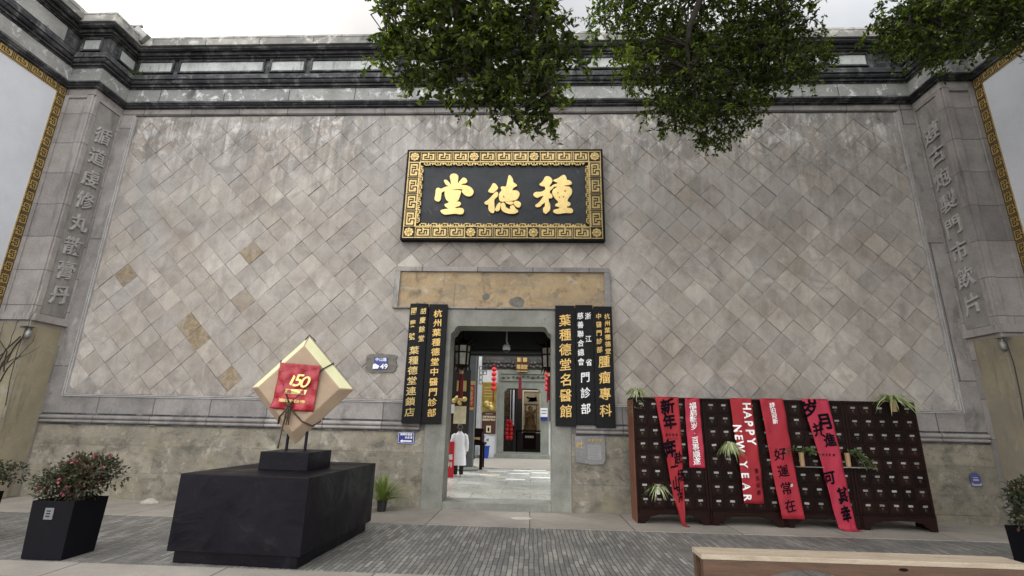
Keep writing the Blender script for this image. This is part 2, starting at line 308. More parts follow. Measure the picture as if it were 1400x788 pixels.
M['kraft_skylit'] = stone('kraft paper painted skylit', (.52, .50, .29), (.60, .58, .37), 3, rough=.75, grain=.06, bmp=.15)  # lit copy of kraft for upper faces, skylight put into the colour
M['label_red'] = plain('crumpled red label', (.30, .010, .020), .38, 0, .2, 6, .9)
M['rope'] = plain('brown twine', (.055, .035, .02), .9, 0, .3, 40, .4)
M['steel'] = plain('painted steel rod', (.008, .005, .012), .5, 0, .1, 8, .02, .15)
M['soil'] = plain('soil', (.04, .028, .02), .95)
M['leaf_tree'] = leafmat('camphor leaves', (.012, .020, .006), (.075, .098, .020), (.23, .27, .05), trans=.5)
M['leaf_tree_b'] = leafmat('fine tree leaves', (.012, .020, .006), (.085, .115, .024), (.27, .32, .065), trans=.5)
M['leaf_shrub'] = leafmat('camellia leaves', (.016, .022, .011), (.060, .068, .036), (.13, .038, .042), rough=.45)
M['leaf_shrub_pale'] = leafmat('pale shrub leaves', (.05, .075, .025), (.14, .17, .07), (.2, .22, .1))
M['leaf_spider'] = leafmat('spider plant leaves', (.12, .17, .055), (.28, .33, .13), (.55, .56, .35), trans=.2)
M['leaf_grass'] = leafmat('arching grass leaves', (.055, .10, .02), (.16, .23, .05), (.28, .30, .10), trans=.2)
M['petal'] = plain('pink petals', (.38, .10, .115), .6)
M['bark'] = stone('tree bark', (.035, .028, .022), (.09, .075, .06), 4, grain=.4, bmp=.8)
M['twig'] = plain('dark twig', (.03, .024, .018), .8)
M['pot_black'] = plain('black plastic pot', (.012, .012, .013), .45)
M['pot_wood'] = wood('wooden pot', (.22, .13, .06), (.34, .22, .11), axis=(8, 8, 1))
M['pot_clay'] = plain('clay pot', (.20, .12, .07), .8)
M['grey_metal'] = plain('grey metal', (.22, .22, .21), .45, .5)
M['black_plastic'] = plain('black plastic', (.015, .015, .016), .4)
M['pebble'] = plain('white stone', (.34, .32, .27), .8, 0, .15, 10, .3)
M['interior_dark'] = plain('dark timber ceiling', (.020, .020, .021), .6, 0, .3, 2)
M['dark_panel'] = plain('dark panelled wall', (.018, .014, .012), .55, 0, .3, 3)
M['inner_white'] = stone('courtyard white wall', (.62, .64, .63), (.72, .74, .73), 1, grain=.03, bmp=.04)
M['grey_brick'] = stone('grey roof tile brick', (.055, .053, .05), (.13, .122, .112), 3, joints=('xz', .5, .16, .012, (.05, .05, .05), (0, 0)))
M['inner_stone'] = stone('inner gate stone', (.175, .19, .16), (.27, .285, .245), 2, stains=(((.15, .17, .14), 3, None, .55, .72, .6),))
M['grey_post'] = stone('grey painted post', (.10, .108, .112), (.14, .148, .15), 2)
M['pale_post'] = plain('pale painted post', (.55, .57, .57), .6)
M['lantern_red'] = plain('red lantern silk', (.68, .02, .03), .5, 0, .12, 6)
M['lantern_pane'] = plain('lantern glass pane', (.26, .25, .21), .4, 0, .3, 9, 0, .5, .04)
M['tassel_red'] = plain('dark red tassel', (.15, .005, .009), .8, 0, .2, 20, .3)
M['yellow_glass'] = plain('yellow gilded glass panel', (.30, .23, .04), .35, 0, .4, 5)
M['sign_brown'] = plain('brown sign board', (.075, .025, .015), .5)
M['cream'] = plain('cream paper', (.66, .58, .38), .7)
M['scroll_paper'] = plain('painting silk', (.34, .27, .17), .7, 0, .25, 4)
M['blue_bin'] = plain('blue plastic', (.015, .07, .42), .4)
M['skin'] = plain('skin', (.46, .27, .19), .55, 0, .05)
M['hair'] = plain('black hair', (.010, .009, .009), .45)
M['coat'] = stone('white patterned coat cloth', (.82, .82, .83), (.86, .86, .87), 5, rough=.8, stains=(((.42, .45, .50), 9, None, .58, .64, .55),), grain=.04)
M['trouser'] = plain('black trousers', (.012, .012, .013), .8)
M['shoe'] = plain('white shoe', (.62, .60, .58), .6)
M['signal_red'] = plain('red stand board', (.55, .012, .02), .5)
M['pink_paper'] = plain('pink paper', (.62, .30, .30), .7)
M['gold_wood'] = wood('carved gilded wood', (.09, .045, .015), (.30, .18, .06), axis=(5, 5, 5), scale=6, rough=.45)
M['plate_grey'] = plain('brushed steel plate', (.12, .12, .125), .5, 0)
M['drain'] = plain('pale drain cover', (.42, .40, .36), .7)

# ------------------------------------------------------------------ mesh helpers
class MB:
    """collects faces, then links them as ONE mesh object"""
    def __init__(s): s.v = []; s.f = []; s.m = []; s.t = []; s.tone = None
    def add(s, verts, faces, mi=0, tone=None):
        o = len(s.v); s.v += [tuple(v) for v in verts]
        for f in faces: s.f.append([o + i for i in f]); s.m.append(mi); s.t.append(tone or (.5, 0, 0))
        return s
    def box(s, x0, x1, y0, y1, z0, z1, mi=0, M4=None):
        v = [(x, y, z) for z in (z0, z1) for y in (y0, y1) for x in (x0, x1)]
        if M4 is not None: v = [M4 @ Vector(p) for p in v]
        return s.add(v, [(0, 2, 3, 1), (4, 5, 7, 6), (0, 1, 5, 4), (2, 6, 7, 3), (0, 4, 6, 2), (1, 3, 7, 5)], mi)
    def bbox(s, x0, x1, y0, y1, z0, z1, b=.01, mi=0, M4=None):
        """box with bevelled edges"""
        bm = bmesh.new(); bmesh.ops.create_cube(bm, size=1)
        for v in bm.verts: v.co = Vector(((x0 + x1) / 2 + v.co.x * (x1 - x0), (y0 + y1) / 2 + v.co.y * (y1 - y0), (z0 + z1) / 2 + v.co.z * (z1 - z0)))
        bmesh.ops.bevel(bm, geom=bm.edges[:], offset=b, segments=2, profile=.6, affect='EDGES')
        return s.bm(bm, mi, M4)
    def bm(s, bm, mi=0, M4=None):
        bm.verts.index_update()
        vs = [(M4 @ v.co if M4 is not None else v.co.copy()) for v in bm.verts]
        s.add(vs, [[v.index for v in f.verts] for f in bm.faces], mi); bm.free(); return s
    def prism(s, poly, d, mi=0, fn=None):
        """poly of (u, v); fn(u, v, w) -> point, extruded w from d[0] to d[1]"""
        n = len(poly); a = [fn(u, v, d[0]) for u, v in poly] + [fn(u, v, d[1]) for u, v in poly]
        return s.add(a, [list(range(n)), list(range(2 * n - 1, n - 1, -1))] + [(i, i + n, (i + 1) % n + n, (i + 1) % n) for i in range(n)], mi)
    def tube(s, pts, r, n=8, mi=0, caps=True):
        pts = [Vector(p) for p in pts]; rr = r if isinstance(r, (list, tuple)) else [r] * len(pts); vs = []; up = None
        for i, p in enumerate(pts):
            t = (pts[min(i + 1, len(pts) - 1)] - pts[max(i - 1, 0)]).normalized()
            if up is None: up = t.orthogonal().normalized()
            up = (up - t * up.dot(t)); up = up.normalized() if up.length > 1e-6 else t.orthogonal().normalized()
            sd = t.cross(up)
            vs += [p + (up * cos(2 * pi * k / n) + sd * sin(2 * pi * k / n)) * rr[i] for k in range(n)]
        fs = [(i * n + k, i * n + (k + 1) % n, (i + 1) * n + (k + 1) % n, (i + 1) * n + k) for i in range(len(pts) - 1) for k in range(n)]
        if caps: fs += [list(range(n - 1, -1, -1)), list(range((len(pts) - 1) * n, len(pts) * n))]
        return s.add(vs, fs, mi)
    def lathe(s, prof, c=(0, 0, 0), n=16, mi=0, sx=1, sy=1):
        vs = [(c[0] + r * cos(2 * pi * k / n) * sx, c[1] + r * sin(2 * pi * k / n) * sy, c[2] + z) for r, z in prof for k in range(n)]
        fs = [(i * n + k, i * n + (k + 1) % n, (i + 1) * n + (k + 1) % n, (i + 1) * n + k) for i in range(len(prof) - 1) for k in range(n)]
        fs += [list(range(n - 1, -1, -1)), list(range((len(prof) - 1) * n, len(prof) * n))]
        return s.add(vs, fs, mi)
    def sphere(s, c, r, n=12, mi=0, sz=1):
        return s.lathe([(r * max(.02, sin(pi * i / 8)), -r * cos(pi * i / 8) * sz) for i in range(9)], c, n, mi)
    def build(s, name, mats, parent=None, smooth=False, bevel=0, at=None):
        """verts are in the parent's own space unless at= gives the world point of that space's origin"""
        vs = s.v
        if at is not None: vs = [(v[0] - at[0], v[1] - at[1], v[2] - at[2]) for v in vs]
        me = bpy.data.meshes.new(name); me.from_pydata(vs, [], s.f); mats = mats if isinstance(mats, (list, tuple)) else [mats]
        for k in mats: me.materials.append(M[k])
        me.polygons.foreach_set('material_index', s.m)
        if s.tone:
            ca = me.color_attributes.new('tone', 'FLOAT_COLOR', 'CORNER'); dat = []
            for p, t in zip(me.polygons, s.t): dat += [t[0], t[1], t[2], 1] * p.loop_total
            ca.data.foreach_set('color', dat)
        if smooth: me.polygons.foreach_set('use_smooth', [True] * len(me.polygons))
        me.update()
        o = bpy.data.objects.new(name, me); COL.objects.link(o)
        if parent is not None: o.parent = parent
        if bevel:
            b = o.modifiers.new('bevel', 'BEVEL'); b.width = bevel; b.segments = 2; b.limit_method = 'ANGLE'
        return o
def tag(o, label=None, cat=None, group=None, kind=None):
    if label: o['label'] = label
    if cat: o['category'] = cat
    if group: o['group'] = group
    if kind: o['kind'] = kind
    return o
def thing(name, label, cat, loc=(0, 0, 0), rz=0, group=None):
    o = bpy.data.objects.new(name, None); COL.objects.link(o); o.location = loc; o.rotation_euler = (0, 0, rz)
    o.empty_display_size = .1
    return tag(o, label, cat, group)
def copy_tree(o, parent=None):
    c = o.copy(); COL.objects.link(c)
    if parent is not None: c.parent = parent
    for ch in list(o.children): copy_tree(ch, c)
    return c

# lettering: glyph outlines as meshes, centred on the em square
_cc = {}
def glyph(ch, bold=.018, ex=.02):
    k = (ch, bold, ex)
    if k in _cc: return _cc[k]
    cu = bpy.data.curves.new('glyph', 'FONT'); cu.body = ch; cu.size = 1; cu.offset = bold; cu.extrude = ex; cu.resolution_u = 3
    o = bpy.data.objects.new('glyph', cu); COL.objects.link(o)
    bpy.context.view_layer.update()
    me = bpy.data.meshes.new_from_object(o.evaluated_get(bpy.context.evaluated_depsgraph_get()))
    vs = [v.co.copy() for v in me.vertices]; fs = [list(p.vertices) for p in me.polygons]
    bpy.data.objects.remove(o); bpy.data.curves.remove(cu); bpy.data.meshes.remove(me)
    if vs:
        xs = [v.x for v in vs]; ys = [v.y for v in vs]
        cx = (min(xs) + max(xs)) / 2
        cy = .34 if ord(ch) > 0x2e80 else (min(ys) + max(ys)) / 2
        vs = [(v.x - cx, v.y - cy, v.z) for v in vs]
    _cc[k] = (vs, fs); return _cc[k]
def put(mb, ch, o, u, v, n, w, h, mi=0, bold=.018, ex=.02, depth=None, brush=.0, seed=0):
    """glyph at o: u, v the writing plane, n its normal; brush leans and sways the strokes like a written hand"""
    if ch == ' ': return
    base = min(bold, .009); vs, fs = glyph(ch, base, ex); d = depth if depth is not None else .01
    e = bold - base; offs = [(0, 0)] if e < .003 else [(0, 0), (e, 0), (-e, 0), (0, e), (0, -e)]
    for k, (ox, oy) in enumerate(offs):      # heavier strokes: the glyph again, a hair to each side
        out = []
        for x, y, z in vs:
            X, Y = x + ox, y + oy
            if brush:
                Y = y + oy + brush * x + .10 * brush * sin(5 * x + seed * 1.7); X = x + ox + .10 * brush * sin(4.5 * y + seed * 2.3)
            out.append(Vector(o) + Vector(u) * (X * w) + Vector(v) * (Y * h) + Vector(n) * (z / ex * d / 2 + d / 2 + k * .0006))
        mb.add(out, fs, mi)
UX, UZ, NF = Vector((1, 0, 0)), Vector((0, 0, 1)), Vector((0, -1, 0))
def column(mb, txt, x, y, z0, z1, w, h, mi=0, bold=.02, d=.012, brush=.1, u=UX, n=NF, v=UZ):
    k = len(txt)
    for i, ch in enumerate(txt):
        z = z0 + (z1 - z0) * (i / (k - 1) if k > 1 else 0)
        put(mb, ch, (x, y, z), u, v, n, w, h, mi, bold, .02, d, brush, seed=i)
def clip(poly, ax, lim, keep_less):
    out = []
    for i in range(len(poly)):
        a, b = poly[i], poly[(i + 1) % len(poly)]
        ia = (a[ax] <= lim) == keep_less or a[ax] == lim; ib = (b[ax] <= lim) == keep_less or b[ax] == lim
        if ia: out.append(a)
        if ia != ib:
            t = (lim - a[ax]) / (b[ax] - a[ax]); out.append(tuple(a[k] + (b[k] - a[k]) * t for k in (0, 1)))
    return out
def sweep(mb, path, prof, mi=0):
    """path: plan points (wall on the left hand side, street on the right); prof: (p, z) closed polygon; p = out from the wall"""
    n = len(path); rings = []
    for i, p in enumerate(path):
        p = Vector(p)
        nr = []
        for a, b in ((i - 1, i), (i, i + 1)):
            if 0 <= a and b < n:
                d = (Vector(path[b]) - Vector(path[a])).normalized(); nr.append(Vector((d.y, -d.x)))
        m = nr[0] if len(nr) == 1 else (nr[0] + nr[1]) / (1 + nr[0].dot(nr[1]))
        rings.append([(p.x + m.x * q, p.y + m.y * q, z) for q, z in prof])
    k = len(prof); vs = [v for r in rings for v in r]
    fs = [(i * k + j, i * k + (j + 1) % k, (i + 1) * k + (j + 1) % k, (i + 1) * k + j) for i in range(n - 1) for j in range(k)]
    fs += [list(range(k)), list(range((n - 1) * k + k - 1, (n - 1) * k - 1, -1))]
    mb.add(vs, fs, mi)
def tz(z, p): return 1.7 + (z - 1.7) * (CAM_D - p) / CAM_D
def tuft(mb, c, n, ln, w, droop, rnd, up=.9, mi=0, spread=1.0):
    """arching strap leaves from one root"""
    for i in range(n):
        a = rnd.uniform(0, 2 * pi); L = ln * rnd.uniform(.55, 1.1); el = rnd.uniform(.25, 1.25) * up
        d = Vector((cos(a), sin(a), 0)); s = Vector((-sin(a), cos(a), 0)); p = Vector(c) + d * rnd.uniform(0, .02); pts = []
        vx = cos(el) * spread; vz = sin(el)
        for k in range(7):
            t = k / 6; pts.append(p + d * (L * vx * t) + Vector((0, 0, L * (vz * t - droop * t * t))))
        ww = w * rnd.uniform(.7, 1.2); vs = []
        for k, q in enumerate(pts):
            f = max(.08, sin(pi * min(1, .18 + .82 * k / 6)) ** .7); vs += [q - s * ww * f, q + s * ww * f + Vector((0, 0, ww * .25))]
        mb.add(vs, [(2 * k, 2 * k + 1, 2 * k + 3, 2 * k + 2) for k in range(6)], mi, (rnd.random(), .9 if rnd.random() < .35 else rnd.uniform(0, .3), rnd.random()))
def leaf(mb, p, d, L, W, rnd, nrm=None, mi=0, warm=.06):
    d = d.normalized(); s = d.cross(nrm or Vector((rnd.gauss(0, .6), rnd.gauss(0, .6), 1)))
    s = s.normalized() if s.length > 1e-4 else d.orthogonal(); up = s.cross(d); q = p + d * L * .45
    mb.add([p, q - s * W * .5 + up * W * .18, p + d * L, q + s * W * .5 + up * W * .18], [(0, 1, 2), (0, 2, 3)], mi,
           (rnd.random(), rnd.random() * .9 if rnd.random() < warm else 0, rnd.random()))

# ------------------------------------------------------------------ ground (setting)
def sheet(name, mat_, x0, x1, y0, y1, z):
    mb = MB(); mb.add([(x0, y0, z), (x1, y0, z), (x1, y1, z), (x0, y1, z)], [(0, 1, 2, 3)])
    return tag(mb.build(name, mat_), kind='structure')
sheet('ground', 'ground', -400, 400, -400, 400, -.03)
sheet('street_paving', 'street_brick', -30, 30, -4.32, -1.58, -.008)
mb = MB(); mb.box(-11.3, 9.7, -1.58, .02, -.12, 0); tag(mb.build('granite_pavement', 'granite'), kind='structure')
mb = MB(); mb.box(-30, 30, -4.86, -4.32, -.12, -.002); tag(mb.build('granite_kerb', 'granite'), kind='structure')
sheet('street_paving', 'street_brick', -30, 30, -30, -4.98, -.008)
mb = MB(); mb.box(2.05, 3.35, -4.2, -2.55, -.1, -.003); tag(mb.build('paving_slab', 'paving_slab'), kind='structure')
mb = MB(); mb.box(-30, 30, -4.98, -4.86, -.12, -.022); tag(mb.build('gutter', 'slate'), kind='structure')
mb = MB(); mb.box(-4.5, 3.2, .55, 7.3, -.1, .115); tag(mb.build('courtyard_floor', 'hall_floor'), kind='structure')
mb = MB(); mb.box(-4.5, 3.2, 7.3, 22, -.1, .135); tag(mb.build('courtyard_floor', 'hall_floor_tan'), kind='structure')

# ------------------------------------------------------------------ the stone facade
XL, XR = -10.6, 9.06           # inner faces of the two pilasters
YP = -.81                       # front of the pilasters
XWL, XWR = -11.36, 9.78         # faces of the two side walls
PX0, PX1, PZ0, PZ1 = -10.18, 8.62, 2.10, 9.03
DX0, DX1, DZ = -2.22, .80, 4.06 # outer edge of the stone door surround
OX0, OX1, OZ = -1.79, .40, 3.70 # clear opening
fac = thing('stone_facade', 'tall grey stone facade of diamond slabs with a doorway and dark cornice', 'building')
mb = MB()
mb.box(-11.9, DX0 + .1, .02, .5, -.1, 11.0); mb.box(DX1 - .1, 10.3, .02, .5, -.1, 11.0); mb.box(DX0 + .1, DX1 - .1, .02, .5, DZ - .1, 11.0)
mb.build('wall_core', 'border_stone', fac)
# diamond slabs: every slab a bevelled stone with its own tone
mb = MB(); mb.tone = True; rnd = random.Random(11)
P = .58; CX, CZ = -6.589, 5.384; G = .0018; BV = .007
ochre = {}
for (x, z, a) in ((-9.505, 4.809, .95), (-6.589, 5.384, .9), (-7.75, 3.645, 1), (-7.44, 3.335, 1), (-6.58, 4.239, .55), (-6.283, 3.356, .45), (-6.567, 2.46, 1), (-7.15, 4.6, .3), (-8.0, 3.95, .28), (4.2, 6.5, .3), (4.5, 6.2, .45), (2.7, 8.0, .3), (5.4, 7.0, .4), (-4.9, 8.1, .3), (-8.6, 7.9, .35), (-8.9, 8.2, .3), (1.05, 8.6, .35)):
    ochre[(round((x - CX) / (P / 2)), round((z - CZ) / (P / 2)))] = a
def slab(poly, tone, dy):
    if len(poly) < 3: return
    ar = abs(sum(poly[i][0] * poly[(i + 1) % len(poly)][1] - poly[(i + 1) % len(poly)][0] * poly[i][1] for i in range(len(poly)))) / 2
    if ar < .002: return
    cx = sum(p[0] for p in poly) / len(poly); cz = sum(p[1] for p in poly) / len(poly)
    def inset(d):
        r = []
        for x, z in poly:
            L = math.hypot(x - cx, z - cz); k = max(.1, 1 - d * 1.41 / max(L, .02)); r.append((cx + (x - cx) * k, cz + (z - cz) * k))
        return r
    n = len(poly); poly = [(px + rnd.gauss(0, .004), pz + rnd.gauss(0, .004)) for px, pz in poly]; tx, tzv = rnd.gauss(0, .006), rnd.gauss(0, .006); BV, G = rnd.choice(((.0016, .0003), (.002, .0004), (.003, .0007), (.0045, .0010), (.007, .0016)))
    b = [(x, .018, z) for x, z in inset(G)]; f = [(x, dy + (x - cx) * tx + (z - cz) * tzv, z) for x, z in inset(G + BV)]
    m = [(x, dy + .007 + (x - cx) * tx, z) for x, z in inset(G * 1.1)]
    mb.add(b + m + f, [(i, (i + 1) % n, n + (i + 1) % n, n + i) for i in range(n)] + [(n + i, n + (i + 1) % n, 2 * n + (i + 1) % n, 2 * n + i) for i in range(n)] + [list(range(2 * n, 3 * n))], 0, tone)
def area(poly): return poly and len(poly) >= 3
for i in range(-14, 56):
    for j in range(-13, 15):
        if (i + j) % 2: continue
        cx, cz = CX + i * P / 2, CZ + j * P / 2; h = P / 2
        poly = [(cx + h, cz), (cx, cz + h), (cx - h, cz), (cx, cz - h)]
        for ax, lim, less in ((0, PX0, False), (0, PX1, True), (1, PZ0, False), (1, PZ1, True)):
            poly = clip(poly, ax, lim, less) if len(poly) > 2 else poly
        if len(poly) < 3: continue
        tone = (min(1, max(0, rnd.gauss(.5, .24))), ochre.get((i, j), rnd.uniform(.08, .25) if rnd.random() < .06 else 0), rnd.random())
        dy = rnd.gauss(0, .0022)
        if cx + h > DX0 and cx - h < DX1 and cz - h < DZ:
            slab(clip(poly, 0, DX0, True), tone, dy); slab(clip(poly, 0, DX1, False), tone, dy)
            q = clip(poly, 1, DZ, False)
            if len(q) > 2:
                q = clip(q, 0, DX0, False)
                if len(q) > 2: slab(clip(q, 0, DX1, True), tone, dy)
        else: slab(poly, tone, dy)
mb.build('diamond_slab_wall', 'tile', fac)
# border stones and fillet round the slab field
mb = MB(); yb = -.035
for x0, x1, z0, z1 in ((XL, PX0 - .05, 1.66, 9.10), (PX1 + .05, XR, 1.66, 9.10), (PX0 - .05, DX0 - .001, 1.66, PZ0 - .05), (DX1 + .001, PX1 + .05, 1.66, PZ0 - .05), (PX0 - .05, PX1 + .05, PZ1 + .035, 9.10)):
    mb.box(x0, x1, yb, .018, z0, z1)
mb.build('border_stones', 'border_stone', fac, bevel=.006)
mb = MB()
for k, (o, pr) in enumerate(((.0, .06), (.032, .045))):
    w = .022
    for x0, x1, z0, z1 in ((PX0 - .05 + o - w / 2, PX0 - .05 + o + w / 2, PZ0 - .05 + o, PZ1), (PX1 + .05 - o - w / 2, PX1 + .05 - o + w / 2, PZ0 - .05 + o, PZ1), (PX0 - .05 + o + w / 2 + .002, DX0 - .01, PZ0 - .05 + o - w / 2, PZ0 - .05 + o + w / 2), (DX1 + .01, PX1 + .05 - o - w / 2 - .002, PZ0 - .05 + o - w / 2, PZ0 - .05 + o + w / 2)):
        mb.box(x0, x1, -pr, .018, z0, z1)
mb.build('panel_fillet', 'carved_stone', fac, bevel=.005)
# dado moulding: two half-round rolls with thin dark strips above and below, painted as shade
mb = MB()
roll = [(0, 1.66), (.03, 1.66), (.035, 1.645)] + [(.05 + .045 * cos(a), 1.605 + .042 * sin(a)) for a in [pi / 2 - pi * k / 6 for k in range(7)]] + [(.045, 1.555)] + [(.05 + .04 * cos(a), 1.52 + .034 * sin(a)) for a in [pi / 2 - pi * k / 6 for k in range(7)]] + [(.03, 1.48), (0, 1.48)]
for x0, x1 in ((XL + .02, DX0 - .12), (DX1 + .10, XR - .03)):
    sweep(mb, [(x0, .0), (x1, .0)], roll)
mb.build('dado_moulding', 'border_stone', fac)
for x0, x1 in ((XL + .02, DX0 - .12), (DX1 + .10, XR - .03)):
    mb = MB(); mb.box(x0, x1, -.05, -.0, 1.662, 1.69); mb.box(x0, x1, -.06, -.0, 1.455, 1.477); mb.build('painted_shade_strip', 'dark_moulding', fac)  # proud dark strips stand in for the shade along the rolls
mb = MB(); mb.box(XL - .2, DX0 - .001, -.03, .018, -.1, 1.478); mb.box(DX1 + .001, XR + .2, -.03, .018, -.1, 1.478)
mb.box(DX1 + 6.9, XR + .1, -.10, -.031, -.1, .15); mb.box(DX1 + 6.2, XR - .3, -.055, -.031, .152, .64)
mb.build('plinth', 'plinth_stone', fac, bevel=.008)
# door surround with cut corners, threshold, lintel tablet
mb = MB(); cr = .13
cor = [(.0, .19), (.012, .16), (.05, .135), (.075, .10), (.10, .045), (.135, .012), (.18, 0)]
opening = [(OX0, .13)] + [(OX0 + a, OZ - b) for a, b in cor] + [(OX1 - a, OZ - b) for a, b in cor[::-1]] + [(OX1, .13)]
ring = [(DX0, -.05)] + [(DX0, DZ), (DX1, DZ), (DX1, -.05), (OX1, -.05)] + opening[::-1] + [(OX0, -.05)]
mb.prism(ring, (-.045, .55), 0, lambda u, v, w: (u, w, v))
mb.build('door_surround', 'frame_stone', fac)
mb = MB(); mb.bbox(OX0 + .002, OX1 - .002, -.06, .56, -.08, .13, .012); mb.build('threshold', 'frame_stone', fac)
LX0, LX1, LZ0, LZ1 = -3.10, 1.66, 4.085, 5.03
mb = MB()
for x0, x1, z0, z1 in ((LX0 - .03, LX1 + .03, LZ1 - .09, LZ1 + .02), (LX0 - .03, LX0 + .09, LZ0, LZ1 - .092), (LX1 - .09, LX1 + .03, LZ0, LZ1 - .092), (LX0 + .092, LX1 - .092, LZ0, LZ0 + .04)):
    mb.box(x0, x1, -.075, .015, z0, z1)
tb = mb.build('lintel_tablet', 'border_stone', fac, bevel=.006)
mb = MB(); mb.box(LX0 + .06, LX1 - .06, -.025, .016, LZ0 + .04, LZ1 - .07); mb.build('plaster_field', 'tan_plaster', tb)
for cx, cz, r in ((-.36, LZ0 + .16, .17), (-1.05, LZ0 + .28, .09)):
    mb = MB(); mb.prism([(cx + r * cos(a) * rnd.uniform(.8, 1.15), cz + r * .8 * sin(a) * rnd.uniform(.8, 1.15)) for a in [2 * pi * k / 12 for k in range(12)]], (-.032, -.02), 0, lambda u, v, w: (u, w, v))
    mb.build('cement_patch', 'grey_patch', tb)
# cornice: swept round both pilasters
PATH = [(XWL - .5, YP), (XL, YP), (XL, 0), (XR, 0), (XR, YP), (XWR + .5, YP)]
def prof(pts):
    q = [(p, tz(z, p)) for p, z in pts]; return [(-.04, q[0][1])] + q + [(-.04, q[-1][1])]
LEVELS = [
    ('architrave_band', 'border_stone', [(.035, 9.10), (.035, 9.27)]),
    ('lower_moulding', 'dark_moulding', [(.06, 9.275), (.06, 9.31), (.10, 9.32), (.10, 9.37), (.13, 9.38), (.16, 9.42), (.16, 9.45), (.19, 9.46), (.19, 9.50)]),
    ('lower_frieze', 'frieze_stone', [(.075, 9.505), (.075, 9.87)]),
    ('middle_moulding', 'dark_moulding', [(.10, 9.875), (.10, 9.93), (.15, 9.95), (.15, 10.02), (.20, 10.05), (.23, 10.11), (.23, 10.17), (.27, 10.19), (.27, 10.29), (.20, 10.32)]),
    ('upper_frieze', 'dark_moulding', [(.13, 10.325), (.13, 10.77)]),
    ('upper_moulding', 'dark_moulding', [(.18, 10.775), (.18, 10.82), (.23, 10.84), (.23, 10.90), (.29, 10.93), (.32, 11.00), (.32, 11.05), (.39, 11.07), (.44, 11.14), (.44, 11.25)]),
    ('coping', 'coping_stone', [(.50, 11.255), (.50, 11.48), (.46, 11.53)]),
]
for nm, mt, pr in LEVELS:
    mb = MB(); sweep(mb, PATH, prof(pr)); fr = mb.build(nm, mt, fac)
    if nm == 'upper_frieze': upf = fr
mb = MB(); mb.box(-11.9, 10.3, -.3, .9, tz(11.45, .4), tz(11.45, .4) + .04); mb.build('coping_top', 'coping_stone', fac)
# framed lime panels in the upper frieze
z0, z1 = tz(10.36, .16), tz(10.75, .16)
def fpanel(x0, x1, y, u='x'):
    mb = MB(); fb = MB(); t = .045
    def bx(m_, a0, a1, d0, d1, c0, c1):
        if u == 'x': m_.box(a0, a1, y - d1, y - d0, c0, c1)
        elif u == '+': m_.box(y + d0, y + d1, a0, a1, c0, c1)
        else: m_.box(y - d1, y - d0, a0, a1, c0, c1)
    bx(mb, x0 + t, x1 - t, 0, .012, z0 + t, z1 - t)
    bx(fb, x0, x1, 0, .05, z1 - t, z1); bx(fb, x0, x1, 0, .05, z0, z0 + t); bx(fb, x0, x0 + t, 0, .05, z0 + t + .001, z1 - t - .001); bx(fb, x1 - t, x1, 0, .05, z0 + t + .001, z1 - t - .001)
    p = mb.build('lime_panel', 'frieze_panel', upf); fb.build('panel_frame', 'dark_moulding', upf, bevel=.004)
x = XL + .22
for w in (.98, 2.3, .95, 2.3, .95, 2.3, .95, 2.3, .95, 2.3, .98):
    fpanel(x, x + w, -.132); x += w + .125
fpanel(-.68, -.14, XL + .132, '+'); fpanel(-.68, -.14, XR - .132, '-')
fpanel(XWL + .22, XL - .02, YP - .132); fpanel(XR + .02, XWR - .22, YP - .132)

